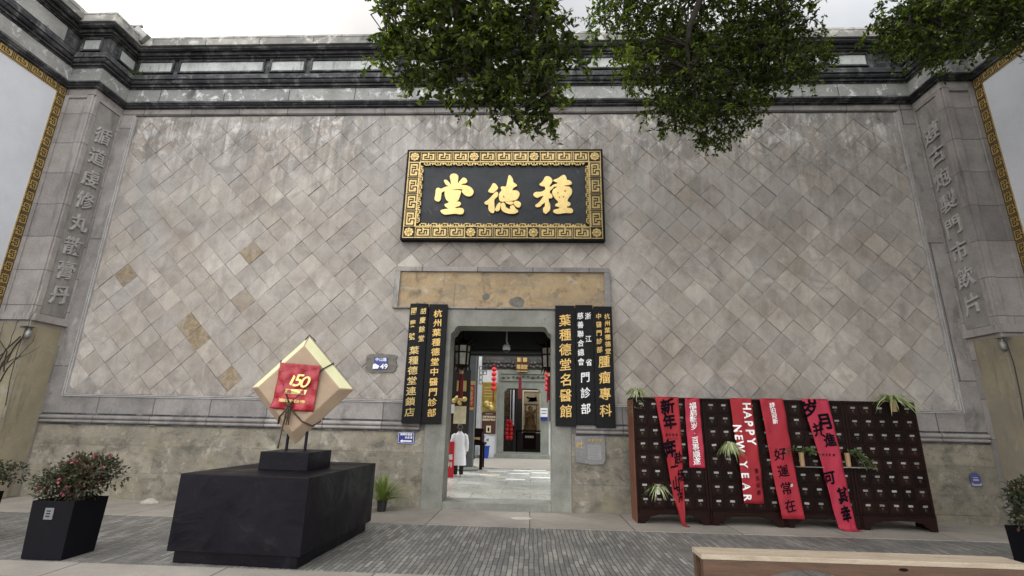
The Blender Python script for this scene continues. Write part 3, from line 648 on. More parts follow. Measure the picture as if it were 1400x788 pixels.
# pilasters with carved couplets
def pilaster(side):
    x = XL if side < 0 else XR; xw = XWL if side < 0 else XWR
    n = Vector((-side, 0, 0)); ya, yb_ = (-.69, -.08) if side < 0 else (-.66, -.08)
    zb, zt = 3.72, 9.10
    bx0, bx1 = (xw - .3, x) if side < 0 else (x, xw + .3)
    mb = MB(); mb.box(bx0, bx1, YP, .0, -.1, 9.10)
    def sbox(p0, p1, y0, y1, z0, z1):   # on the inner face, standing p0..p1 off it
        a, b = sorted((x + n.x * p0, x + n.x * p1)); mb.box(a, b, y0, y1, z0, z1)
    sbox(-.01, .035, YP + .002, ya, zb - .0, zt - .002); sbox(-.01, .035, yb_, -.002, zb, zt - .002)
    sbox(-.01, .035, ya, yb_, zt - .10, zt - .003); sbox(-.01, .075, YP + .001, -.003, zb - .16, zb - .002)
    a, b = (xw + .0, x - .0)
    a, b = min(a, b), max(a, b)
    mb.box(a, b + (.0 if side > 0 else .0), YP - .06, YP - .001, zb - .16, zb - .004)
    for q0, q1 in ((a, a + .14), (b - .16, b)): mb.box(q0 + .001, q1 - .001, YP - .035, YP - .002, zb, zt - .004)
    mb.box(a + .14, b - .16, YP - .034, YP - .003, zt - .10, zt - .005)
    pl = mb.build('pilaster', 'pilaster_stone', fac, bevel=.006)
    mb = MB(); a0, a1 = sorted((x - n.x * .01, x + n.x * .012)); mb.box(a0, a1, ya + .01, yb_ - .01, zb + .02, zt - .11)
    mb.build('couplet_panel', 'couplet_stone', pl, bevel=.004)
    mb = MB(); txt = '循道虔修丸散膏丹' if side < 0 else '遵古炮製門市飲片'
    u = Vector((0, 1, 0)) if side < 0 else Vector((0, -1, 0))
    for i, ch in enumerate(txt):
        z = 8.22 - i * (8.22 - 4.22) / 7
        put(mb, ch, (x + n.x * .010, (ya + yb_) / 2 + rnd.uniform(-.01, .01), z), u, UZ, n, .43, .45, 0, .012, .02, .036, .16, i)
    mb.build('carved_inscription', 'letter_stone', pl)
    mb = MB(); a0, a1 = sorted((x - n.x * .01, x + n.x * .014)); mb.box(a0, a1, YP + .012, -.17 if side > 0 else -.09, .02 if side > 0 else .02, 3.50)
    mb.build('ochre_plaster', 'ochre_plaster', pl)
    mb = MB(); mb.box(*( (xw, x - .012) if side < 0 else (x + .012, xw)), YP - .014, YP + .01, .02, 3.50); mb.build('ochre_plaster', 'ochre_plaster', pl)
    return pl
pilaster(-1); pilaster(1)

# gilded fret band: o corner, u along, v across, n out
def fret(mb, o, u, v, n, L, W, cells, flip=False, gi=0, di=1):
    def q(a0, a1, b0, b1, d0, d1, mi):
        vs = [Vector(o) + u * a + v * b + n * d for d in (d0, d1) for b in (b0, b1) for a in (a0, a1)]
        mb.add(vs, [(0, 2, 3, 1), (4, 5, 7, 6), (0, 1, 5, 4), (2, 6, 7, 3), (0, 4, 6, 2), (1, 3, 7, 5)], mi)
    q(0, L, 0, W, 0, .02, gi)
    cw = L / cells; t = W * .08
    for i in range(cells):
        a = i * cw; w = cw; e = .024
        def ln(x0, y0, x1, y1):
            x0, x1 = sorted((x0, x1)); y0, y1 = sorted((y0, y1))
            q(a + x0 * w - t / 2, a + x1 * w + t / 2, y0 * W - t / 2, y1 * W + t / 2, .02, e, di)
        ln(.0, .04, .0, .96)
        ln(.10, .12, .90, .12); ln(.10, .12, .10, .88); ln(.10, .88, .42, .88); ln(.42, .55, .42, .88); ln(.28, .55, .42, .55); ln(.28, .34, .28, .55)
        ln(.28, .34, .58, .34); ln(.58, .34, .58, .66); ln(.58, .66, .72, .66); ln(.58, .88, .90, .88); ln(.90, .12, .90, .88); ln(.72, .34, .72, .66)

# ------------------------------------------------------------------ side walls with white panels in a gilded fret border
def side_wall(side):
    xw = XWL if side < 0 else XWR; n = Vector((-side, 0, 0)); y0, y1 = -5.2, YP
    w = thing('side_wall', ('side wall on the left with a white panel in a dull gold fret border' if side < 0 else 'side wall on the right with a pale panel in a gold fret border, beyond the carved pilaster'), 'wall', (xw, -3, 0))
    A = (xw, -3, 0); mb = MB(); a, b = sorted((xw, xw + side * .5)); mb.box(a, b, y0, y1 + .3, -.1, 10.95); mb.build('masonry', 'pilaster_stone', w, at=A)
    path = [(xw, y0), (xw, y1 + .2)] if side < 0 else [(xw, y1 + .2), (xw, y0)]
    for nm, mt, pr in LEVELS[1:]:
        mb = MB(); sweep(mb, path, prof([(p * .9, z) for p, z in pr])); mb.build(nm, mt, w, at=A)
    gz0, gz1, gy = 3.75, 9.26, y1 - .015
    mb = MB(); a, b = sorted((xw, xw + n.x * .03)); mb.box(a, b, y0, gy - .22, gz0, gz1 - .22); mb.build('white_panel', 'white_wash', w, at=A)
    mb = MB(); u = Vector((0, -1, 0))
    fret(mb, (xw + n.x * .025, gy - .225, gz1 - .22), u, UZ, n, 4.1, .22, 12)
    fret(mb, (xw + n.x * .025, gy, gz0), UZ, u, n, gz1 - gz0, .22, 20)
    mb.build('fret_border', ['gold_old', 'gold_dark'], w, at=A)
    mb = MB(); z = z0
    zz0, zz1 = tz(10.36, .16), tz(10.75, .16); y = y1 - .5
    fb = MB()
    while y > y0 + .5:
        a, b = sorted((xw + n.x * .1, xw + n.x * .135)); mb.box(a, b, y - 1.5, y, zz0, zz1); y -= 1.75
    mb.build('lime_panel', 'frieze_stone', w, at=A)
side_wall(-1); side_wall(1)

# ------------------------------------------------------------------ name plaque over the door
STROKES = {
'tang':[(0,[(-2.0,7.28),(-1.97,7.33),(-1.91,7.35),(-1.84,7.33),(-1.8,7.27),(-1.81,7.17),(-1.81,7.02),(-1.95,7.01),(-1.97,7.17)]),(0,[(-2.14,7.16),(-2.11,7.19),(-2.06,7.17),(-1.97,7.06),(-1.96,7.02),(-2.01,7.02),(-2.08,7.06)]),(0,[(-1.82,7.05),(-1.74,7.17),(-1.69,7.24),(-1.63,7.23),(-1.58,7.16),(-1.6,7.1),(-1.68,7.09),(-1.76,7.04)]),(0,[(-2.31,6.95),(-2.26,6.98),(-2.19,6.94),(-2.09,7.0),(-1.91,7.03),(-1.76,7.05),(-1.6,7.04),(-1.49,6.99),(-1.42,6.9),(-1.43,6.82),(-1.48,6.76),(-1.56,6.76),(-1.63,6.8),(-1.67,6.85),(-1.7,6.9),(-1.65,6.93),(-1.75,6.95),(-1.91,6.93),(-2.07,6.9),(-2.14,6.88),(-2.18,6.85),(-2.18,6.78),(-2.19,6.66),(-2.23,6.62),(-2.29,6.64),(-2.33,6.69),(-2.31,6.8)]),(0,[(-2.1,6.88),(-2.01,6.91),(-1.75,6.91),(-1.71,6.89),(-1.73,6.8),(-1.76,6.67),(-1.81,6.62),(-1.99,6.62),(-2.05,6.67),(-2.09,6.78)]),(0,[(-2.09,6.55),(-2.0,6.58),(-1.98,6.63),(-1.86,6.63),(-1.85,6.61),(-1.74,6.62),(-1.7,6.57),(-1.73,6.51),(-1.83,6.48),(-1.83,6.45),(-1.67,6.46),(-1.62,6.4),(-1.64,6.31),(-1.72,6.3),(-1.8,6.32),(-1.92,6.31),(-2.05,6.29),(-2.12,6.32),(-2.17,6.38),(-2.15,6.41),(-1.98,6.44),(-1.99,6.46),(-2.06,6.49)]),(1,[(-1.93,6.77),(-1.88,6.78),(-1.88,6.74),(-1.93,6.74)])],
'de':[(0,[(-1.07,6.91),(-1.0,7.02),(-0.97,7.1),(-0.91,7.08),(-0.85,6.99),(-0.86,6.94),(-0.9,6.91),(-0.94,6.85),(-1.02,6.85),(-1.07,6.88)]),(0,[(-1.16,6.6),(-1.05,6.68),(-0.94,6.82),(-0.88,6.88),(-0.85,6.85),(-0.84,6.78),(-0.87,6.74),(-0.93,6.68),(-0.93,6.59),(-0.91,6.4),(-0.94,6.33),(-1.0,6.35),(-1.05,6.42),(-1.05,6.55),(-1.12,6.55)]),(0,[(-0.78,6.99),(-0.75,7.01),(-0.65,7.0),(-0.63,7.15),(-0.6,7.31),(-0.56,7.29),(-0.51,7.21),(-0.5,7.12),(-0.44,7.08),(-0.4,7.04),(-0.42,7.02),(-0.5,6.97),(-0.52,6.9),(-0.65,6.87),(-0.74,6.84),(-0.78,6.8),(-0.82,6.82),(-0.75,6.92),(-0.77,6.95)]),(0,[(-0.82,6.82),(-0.73,6.85),(-0.61,6.9),(-0.45,6.91),(-0.37,6.89),(-0.34,6.82),(-0.36,6.74),(-0.41,6.67),(-0.49,6.65),(-0.66,6.63),(-0.76,6.62),(-0.81,6.67)]),(0,[(-0.9,6.42),(-0.85,6.55),(-0.79,6.61),(-0.78,6.55),(-0.79,6.42),(-0.83,6.38),(-0.88,6.39)]),(0,[(-0.77,6.57),(-0.71,6.6),(-0.67,6.55),(-0.66,6.48),(-0.58,6.43),(-0.53,6.44),(-0.56,6.5),(-0.48,6.54),(-0.43,6.44),(-0.37,6.4),(-0.37,6.36),(-0.44,6.32),(-0.58,6.32),(-0.69,6.36),(-0.75,6.42)]),(0,[(-0.48,6.59),(-0.43,6.64),(-0.35,6.62),(-0.3,6.57),(-0.32,6.49),(-0.37,6.47),(-0.44,6.52)]),(0,[(-0.68,6.61),(-0.51,6.62),(-0.47,6.59),(-0.52,6.54),(-0.6,6.56)]),(1,[(-0.73,6.77),(-0.7,6.78),(-0.68,6.72),(-0.71,6.71)]),(1,[(-0.63,6.81),(-0.59,6.82),(-0.6,6.76),(-0.63,6.75)]),(1,[(-0.5,6.83),(-0.47,6.84),(-0.48,6.77),(-0.5,6.76)])],
'zhong':[(0,[(0.12,7.07),(0.17,7.11),(0.22,7.18),(0.25,7.26),(0.32,7.28),(0.39,7.24),(0.43,7.15),(0.37,7.06),(0.34,6.99),(0.48,7.04),(0.42,6.95),(0.37,6.91),(0.35,6.86),(0.4,6.81),(0.43,6.76),(0.4,6.71),(0.34,6.72),(0.33,6.65),(0.37,6.55),(0.37,6.42),(0.32,6.36),(0.27,6.32),(0.22,6.36),(0.21,6.46),(0.26,6.51),(0.26,6.61),(0.19,6.57),(0.15,6.51),(0.07,6.48),(0.02,6.53),(0.13,6.61),(0.19,6.72),(0.24,6.78),(0.17,6.77),(0.06,6.72),(-0.01,6.78),(-0.01,6.83),(0.03,6.87),(0.17,6.87),(0.27,6.93),(0.25,7.02),(0.17,7.02)]),(0,[(0.44,7.17),(0.56,7.22),(0.66,7.3),(0.71,7.31),(0.75,7.24),(0.75,7.18),(0.83,7.17),(0.88,7.1),(0.86,7.06),(0.71,7.04),(0.7,7.01),(0.81,7.01),(0.88,6.93),(0.87,6.82),(0.79,6.72),(0.76,6.63),(0.81,6.61),(0.84,6.57),(0.82,6.52),(0.75,6.51),(0.75,6.47),(0.86,6.46),(0.9,6.4),(0.87,6.34),(0.73,6.35),(0.55,6.32),(0.48,6.34),(0.44,6.38),(0.46,6.42),(0.59,6.45),(0.58,6.5),(0.49,6.51),(0.5,6.57),(0.56,6.59),(0.56,6.63),(0.48,6.72),(0.42,6.84),(0.44,6.93),(0.53,6.99),(0.56,7.02),(0.48,7.01),(0.4,7.0),(0.44,7.05),(0.58,7.1),(0.46,7.15)]),(1,[(0.69,6.91),(0.73,6.92),(0.75,6.88),(0.7,6.87)]),(1,[(0.53,6.85),(0.56,6.87),(0.58,6.84),(0.54,6.82)]),(1,[(0.57,6.75),(0.6,6.76),(0.6,6.71),(0.57,6.71)]),(1,[(0.66,6.76),(0.71,6.77),(0.7,6.73),(0.67,6.72)])]}
pq = thing('name_plaque', 'black name plaque with three big gold characters in a gilded fret frame', 'plaque', (-.72, 0, 5.66))
AT = (-.72, 0, 5.66)
QX0, QX1, QZ0, QZ1 = -3.06, 1.61, 5.66, 7.975
mb = MB(); mb.box(QX0, QX1, -.085, -.001, QZ0, QZ1)
for a in ((QX0, QX0 + .05, QZ0, QZ1), (QX1 - .05, QX1, QZ0, QZ1), (QX0 + .051, QX1 - .051, QZ1 - .05, QZ1), (QX0 + .051, QX1 - .051, QZ0, QZ0 + .05)): mb.box(a[0], a[1], -.17, -.086, a[2], a[3])
mb.build('backing_frame', 'lacquer', pq, bevel=.008, at=AT)
mb = MB(); bw = .26; e = .06
ix0, ix1, iz0, iz1 = QX0 + e, QX1 - e, QZ0 + e, QZ1 - e
def rosette(cx, cz):
    mb.box(cx - bw * .46, cx + bw * .46, -.145, -.09, cz - bw * .46, cz + bw * .46, 1)
    for k in range(8):
        a = 2 * pi * k / 8; ux, uz = cos(a), sin(a); r = bw * .42
        mb.prism([(cx + ux * r * t - uz * r * s * .30, cz + uz * r * t + ux * r * s * .30) for t, s in ((.18, 0), (.45, -1), (.85, -.95), (1, 0), (.85, .95), (.45, 1))], (-.165, -.1), 0, lambda u, v, w: (u, w, v))
    mb.lathe([(.035, 0), (.03, .012), (.01, .018)], (0, 0, 0), 10)
    k = 30
    for i in range(len(mb.v) - k, len(mb.v)):
        x, y, z = mb.v[i]; mb.v[i] = (cx + x, -.165 - z, cz + y)
Lx = ix1 - ix0 - 2 * bw; seg = (Lx - 2 * bw) / 3
for z in (iz0, iz1 - bw):
    for k in range(3):
        xa = ix0 + bw + k * (seg + bw); fret(mb, (xa, -.09, z), UX, UZ, NF * 3, seg, bw, 3)
    for k in range(4): rosette(ix0 + bw / 2 + k * (seg + bw), z + bw / 2)
for x in (ix0, ix1 - bw): fret(mb, (x, -.09, iz0 + bw), UZ, UX, NF * 3, iz1 - iz0 - 2 * bw, bw, 4)
# plain gold beads and the small inner key pattern
jx0, jx1, jz0, jz1 = ix0 + bw, ix1 - bw, iz0 + bw, iz1 - bw
for a in ((ix0 - .012, ix1 + .012, iz0 - .012, iz0 + .006), (ix0 - .012, ix1 + .012, iz1 - .006, iz1 + .012), (ix0 - .012, ix0 + .006, iz0 + .007, iz1 - .007), (ix1 - .006, ix1 + .012, iz0 + .007, iz1 - .007), (jx0, jx1, jz0, jz0 + .022), (jx0, jx1, jz1 - .022, jz1), (jx0, jx0 + .022, jz0 + .023, jz1 - .023), (jx1 - .022, jx1, jz0 + .023, jz1 - .023)):
    mb.box(a[0], a[1], -.162, -.09, a[2], a[3])
def key(o, u, v, L, n):
    c = L / n
    for i in range(n):
        for (a0, a1, b0, b1) in ((0, .55, .075, .097), (.5, .62, .03, .097), (.0, .12, .03, .097), (.25, .37, .02, .055), (.62, 1.0, .03, .05), (.78, .90, .05, .085)):
            p = [Vector(o) + u * (c * (i + a)) + v * b + NF * d for d in (.09, .15) for b in (b0, b1) for a in (a0, a1)]
            mb.add(p, [(0, 2, 3, 1), (4, 5, 7, 6), (0, 1, 5, 4), (2, 6, 7, 3), (0, 4, 6, 2), (1, 3, 7, 5)], 0)
key((jx0 + .1, 0, jz1), UX, -UZ, jx1 - jx0 - .2, 15); key((jx0 + .1, 0, jz0), UX, UZ, jx1 - jx0 - .2, 15)
key((jx0, 0, jz0 + .1), UZ, UX, jz1 - jz0 - .2, 7); key((jx1, 0, jz0 + .1), UZ, -UX, jz1 - jz0 - .2, 7)
mb.build('gilded_border', ['gold', 'gold_dark'], pq, at=AT)
mb = MB(); mb.box(jx0 + .02, jx1 - .02, -.10, -.086, jz0 + .02, jz1 - .02); mb.build('slate_field', 'plaque_field', pq, at=AT)
def rounded(pts):
    r = pts
    for _ in range(2):
        q = []
        for i in range(len(r)):
            a, b = r[i], r[(i + 1) % len(r)]; q += [(a[0] * .8 + b[0] * .2, a[1] * .8 + b[1] * .2), (a[0] * .2 + b[0] * .8, a[1] * .2 + b[1] * .8)]
        r = q
    return r
for nm in ('tang', 'de', 'zhong'):
    sol = [p for h, p in STROKES[nm] if not h]; hol = [p for h, p in STROKES[nm] if h]; mb = MB()
    for si, p in enumerate(sol):
        cu = bpy.data.curves.new('stroke', 'CURVE'); cu.dimensions = '2D'; cu.fill_mode = 'BOTH'; cu.extrude = .010; cu.bevel_depth = .008; cu.bevel_resolution = 2
        xs = [a for a, _ in p]; zs = [b for _, b in p]
        for pl in [p] + [h for h in hol if min(xs) < h[0][0] < max(xs) and min(zs) < h[0][1] < max(zs) and len(p) > 9]:
            pl = rounded(pl); sp = cu.splines.new('POLY'); sp.points.add(len(pl) - 1); sp.use_cyclic_u = True
            for q, (a, b) in zip(sp.points, pl): q.co = (a, b, 0, 1)
        o = bpy.data.objects.new('stroke', cu); COL.objects.link(o); bpy.context.view_layer.update()
        me = bpy.data.meshes.new_from_object(o.evaluated_get(bpy.context.evaluated_depsgraph_get()))
        mb.add([(v.co.x, -.118 - si * .002 - v.co.z, v.co.y) for v in me.vertices], [list(f.vertices) for f in me.polygons])
        bpy.data.objects.remove(o); bpy.data.curves.remove(cu); bpy.data.meshes.remove(me)
    mb.build('gold_character', 'gold_pale', pq, at=AT)

# ------------------------------------------------------------------ hanging sign boards
def board(label, x0, x1, z0, z1, y, cols, mat_='gold_board', curved=False):
    cx = (x0 + x1) / 2; A = (cx, 0, z0)
    t = thing('hanging_sign_board', label, 'sign board', A, 0, 'sign boards beside the door')
    mb = MB()
    if curved:
        n = 10; pr = [(x0 + (x1 - x0) * k / n, y - .03 * sin(pi * k / n)) for k in range(n + 1)]
        pr += [(x1, y + .05), (x0, y + .05)]
        mb.prism(pr, (z0, z1), 0, lambda u, v, w: (u, v, w))
    else: mb.bbox(x0, x1, y, y + .05, z0, z1, .008)
    mb.build('board_panel', 'lacquer', t, at=A)
    mb = MB()
    for (txt, ux, za, zb, w, h) in cols: column(mb, txt, x0 + (x1 - x0) * ux, y - .002 - (.024 if curved else 0), za, zb, w * .9, h * .9, 0, .010, .014, .10)
    mb.build('gold_lettering' if mat_ != 'white_paint' else 'white_lettering', mat_, t, at=A)
    mb = MB()
    for k in (.3, .7): mb.tube([(x0 + (x1 - x0) * k, y + .03, z1 - .02), (x0 + (x1 - x0) * k, y + .03, z1 + .05), (x0 + (x1 - x0) * k, -.01, z1 + .06)], .008, 6)
    mb.build('hanger', 'grey_metal', t, at=A)
board('black sign board left of the door, outermost, with worn gold lettering in two columns', -2.70, -2.30, 1.62, 4.16, -.16,
      [('國藥號', .24, 3.98, 3.42, .15, .18), ('胡慶餘堂', .76, 3.98, 3.38, .15, .165), ('葉種德堂連鎖店', .42, 3.12, 1.84, .24, .205)], 'gold', True)
board('black sign board left of the door, next to the opening, one gold column', -2.285, -1.875, 1.62, 4.16, -.14,
      [('杭州葉種德堂中醫門診部', .5, 3.94, 1.84, .215, .195)])
board('black sign board right of the door, next to the opening, seven large gold characters', .48, .90, 1.63, 4.16, -.14,
      [('葉種德堂名醫館', .5, 3.82, 1.92, .29, .30)])
board('black sign board with white lettering, between two gold-lettered ones', .915, 1.29, 1.68, 4.18, -.125,
      [('浙江省', .72, 3.93, 2.93, .15, .17), ('慈善聯合總會', .28, 3.93, 2.94, .155, .175), ('門診部', .5, 2.62, 1.98, .23, .25)], 'white_paint')
board('black sign board right of the door, outermost, small gold columns above large characters', 1.305, 1.70, 1.62, 4.15, -.145,
      [('杭州葉種德堂', .72, 3.92, 3.17, .14, .14), ('中醫門診部', .27, 3.92, 3.20, .14, .15), ('腫瘤專科', .5, 2.95, 1.95, .28, .29)])

# small plates on the wall
A = (-3.27, 0, 2.86)
t = thing('house_number_plate', 'small blue house number plate on a rough cement patch', 'number plate', A)
mb = MB(); pr = random.Random(4)
pts = []
for k in range(28):
    a = 2 * pi * k / 28; rx, rz = .34 * pr.uniform(.9, 1.05), .21 * pr.uniform(.9, 1.05)
    c_, s_ = cos(a), sin(a); q = max(abs(c_), abs(s_)) ** .85; pts.append((A[0] + rx * c_ / q, A[2] + rz * s_ / q))
mb.prism(pts, (-.03, -.004), 0, lambda u, v, w: (u, w, v)); mb.build('cement_patch', 'grey_patch', t, at=A)
mb = MB(); mb.bbox(-3.43, -3.13, -.05, -.031, 2.73, 2.985, .006); mb.build('plate', 'blue_enamel', t, at=A)
mb = MB()
for i, ch in enumerate('中山路'): put(mb, ch, (-3.36 + i * .085, -.052, 2.935), UX, UZ, NF, .08, .08, 0, .02, .02, .002)
for i, ch in enumerate('49'): put(mb, ch, (-3.24 + i * .085, -.052, 2.79), UX, UZ, NF, .16, .15, 0, .02, .02, .002)
mb.prism([(-3.44, 2.735), (-3.33, 2.74), (-3.30, 2.80), (-3.40, 2.85), (-3.44, 2.83)], (-.053, -.051), 0, lambda u, v, w: (u, w, v))
mb.build('white_lettering', 'white_paint', t, at=A)
A = (-2.6, 0, 1.22)
t = thing('direction_sign', 'small blue direction sign with white arrow, low on the wall beside the door', 'sign', A)
mb = MB(); mb.bbox(-2.77, -2.43, -.06, -.031, 1.22, 1.445, .006); mb.build('plate', 'blue_enamel', t, at=A)
mb = MB()
for a in ((-2.76, -2.44, 1.228, 1.234), (-2.76, -2.44, 1.431, 1.437), (-2.76, -2.754, 1.235, 1.43), (-2.446, -2.44, 1.235, 1.43)): mb.box(a[0], a[1], -.063, -.061, a[2], a[3])
for i, ch in enumerate('無障礙通道'): put(mb, ch, (-2.70 + i * .05, -.061, 1.40), UX, UZ, NF, .05, .05, 0, .02, .02, .002)
for i, ch in enumerate('由此進'): put(mb, ch, (-2.60 + i * .055, -.061, 1.34), UX, UZ, NF, .05, .05, 0, .02, .02, .002)
mb.prism([(-2.72, 1.27), (-2.67, 1.30), (-2.67, 1.282), (-2.48, 1.282), (-2.48, 1.258), (-2.67, 1.258), (-2.67, 1.24)], (-.064, -.061), 0, lambda u, v, w: (u, w, v))
mb.build('white_arrow', 'white_paint', t, at=A)
A = (1.16, 0, .9)
t = thing('stone_notice_tablet', 'grey slate notice tablet with ragged lower edge below the sign boards', 'notice', A)
mb = MB(); pr = random.Random(5)
pts = [(.865, 1.44), (1.475, 1.455)] + [(1.475 + pr.uniform(-.015, .01), 1.4 - k * .08) for k in range(6)] + [(1.44, .91), (1.3, .905), (1.17, .90), (1.14, .915), (1.0, .93), (.885, .94)]
mb.prism(pts, (-.075, -.029), 0, lambda u, v, w: (u, w, v)); mb.build('slab', 'slate', t, at=A)
mb = MB()
put(mb, '叶', (.98, -.076, 1.28), UX, UZ, NF, .16, .14, 0, .015, .02, .002, .2); mb.box(.92, 1.08, -.078, -.076, 1.215, 1.222)
for i, ch in enumerate('叶种德堂'): put(mb, ch, (1.17 + i * .075, -.076, 1.36), UX, UZ, NF, .07, .07, 0, .012, .02, .002, .1)
mb.build('gold_emblem', 'gold_old', t, at=A)
mb = MB(); mb.box(1.13, 1.40, -.079, -.074, 1.0, 1.28); mb.build('engraved_plate', 'carved_plate', t, at=A)
mb = MB()
for k in range(7): mb.box(1.15, 1.15 + pr.uniform(.14, .23), -.081, -.079, 1.255 - k * .03, 1.262 - k * .03)
for k in range(3): mb.box(1.19 + k * .065, 1.23 + k * .065, -.081, -.079, 1.02, 1.04)
mb.build('engraved_text', 'slate', t, at=A)
A = (8.6, -.07, .66)
t = thing('warning_sticker', 'small blue and white sticker low on the wall right of the cabinets', 'sticker', A)
mb = MB(); mb.prism([(8.5, .68), (8.7, .68), (8.7, .86), (8.66, .92), (8.60, .935), (8.54, .92), (8.5, .86)], (-.062, -.056), 0, lambda u, v, w: (u, w, v)); mb.build('backing', 'sticker_blue', t, at=A)
mb = MB(); mb.prism([(8.51, .75), (8.545, .72), (8.655, .72), (8.69, .75), (8.69, .70), (8.66, .69), (8.54, .69), (8.51, .70)], (-.065, -.0625), 0, lambda u, v, w: (u, w, v))
mb.box(8.55, 8.65, -.065, -.0625, .78, .81); mb.box(8.555, 8.645, -.065, -.0625, .83, .845); mb.build('white_mark', 'sticker_grey', t, at=A)

# ------------------------------------------------------------------ medicine cabinets: four alike, forty drawers each
CW, CH, CDp = 1.296, 2.20, .50
def make_cabinet(label, loc):
    t = thing('medicine_cabinet', label, 'cabinet', loc, 0, 'medicine cabinets along the wall')
    mb = MB(); w = CW - .01; fy = -CDp
    mb.box(.025, w - .025, fy + .03, 0, .17, CH - .02); mb.bbox(0, w, fy - .015, 0, CH - .04, CH, .006)
    mb.box(0, .024, fy, 0, .0, CH - .041); mb.box(w - .024, w, fy, 0, .0, CH - .041)
    pw = (w - .07) / 5; ph = (CH - .05 - .24) / 8
    for i in range(6): x = .035 + i * pw; mb.box(x - .011, x + .011, fy, fy + .029, .24, CH - .041)
    for j in range(9): z = .24 + j * ph; mb.box(.0465, w - .0465, fy + .002, fy + .028, z - .011, z + .011)
    mb.build('carcass', 'dark_wood', t, bevel=.003)
    mb = MB(); a = .03; b = w - .03
    foot = [(a, 0), (a + .10, 0), (a + .12, .05), (a + .18, .075), (a + .21, .12), (a + .30, .135), (a + .34, .155), (w / 2, .165), (b - .34, .155), (b - .30, .135), (b - .21, .12), (b - .18, .075), (b - .12, .05), (b - .10, 0), (b, 0), (b, .228), (a, .228)]
    mb.prism(foot, (fy - .012, fy + .02), 0, lambda u, v, q: (u, q, v)); mb.build('bracket_apron', 'dark_wood', t, bevel=.003)
    x0 = .035
    def drawer(i, j, src=None):
        cx = x0 + (i + .5) * pw; cz = .24 + (j + .5) * ph
        if src is None:
            mb = MB(); hw, hh = pw / 2 - .016, ph / 2 - .016
            mb.bbox(-hw, hw, -.006, .03, -hh, hh, .004); mb.bbox(-hw + .022, hw - .022, -.013, -.005, -hh + .022, hh - .022, .003)
            d = mb.build('drawer', 'drawer_wood', t)
            mb = MB(); mb.box(-.040, .040, -.0165, -.0125, .030, .064); mb.build('label_card', 'label_card', d)
            mb = MB(); mb.lathe([(.012, 0), (.014, .004), (.006, .008)], (0, 0, 0), 8); mb.v = [(x, -.013 - z, y - .005) for x, y, z in mb.v]
            mb.tube([(.016 * cos(q), -.02, -.022 + .018 * sin(q)) for q in [pi * .5 + 2 * pi * k / 10 for k in range(11)]], .003, 5); mb.build('ring_pull', 'brass', d)
            d.location = (cx, fy + .006, cz); return d
        c = src.copy(); COL.objects.link(c); c.parent = t; c.location = (cx, fy + .006 + rd.uniform(-.002, .003), cz)
        for ch in src.children: k = ch.copy(); COL.objects.link(k); k.parent = c; k.location.x = rd.uniform(-.006, .006) if 'card' in ch.name else 0; k.rotation_euler.y = rd.gauss(0, .03)
        return c
    rd = random.Random(3); first = drawer(0, 7)
    for j in range(8):
        for i in range(5):
            if (i, j) != (0, 7): drawer(i, j, first)
    return t
cab = make_cabinet('dark drawer cabinet nearest the doorway, with a reddish left side panel', (1.90, -.43, 0))
for k, lab in ((1, 'dark drawer cabinet hung with the HAPPY NEW YEAR banner'), (2, 'dark drawer cabinet between the two long dark-lettered banners in the middle of the row'), (3, 'dark drawer cabinet farthest from the doorway, with no banner in its middle')):
    c = copy_tree(cab); c.location.x = 1.90 + k * CW; c['label'] = lab
mb = MB(); mb.box(-.008, -.001, -CDp - .004, 0, 0, CH - .042); mb.build('side_panel', 'red_wood', cab)

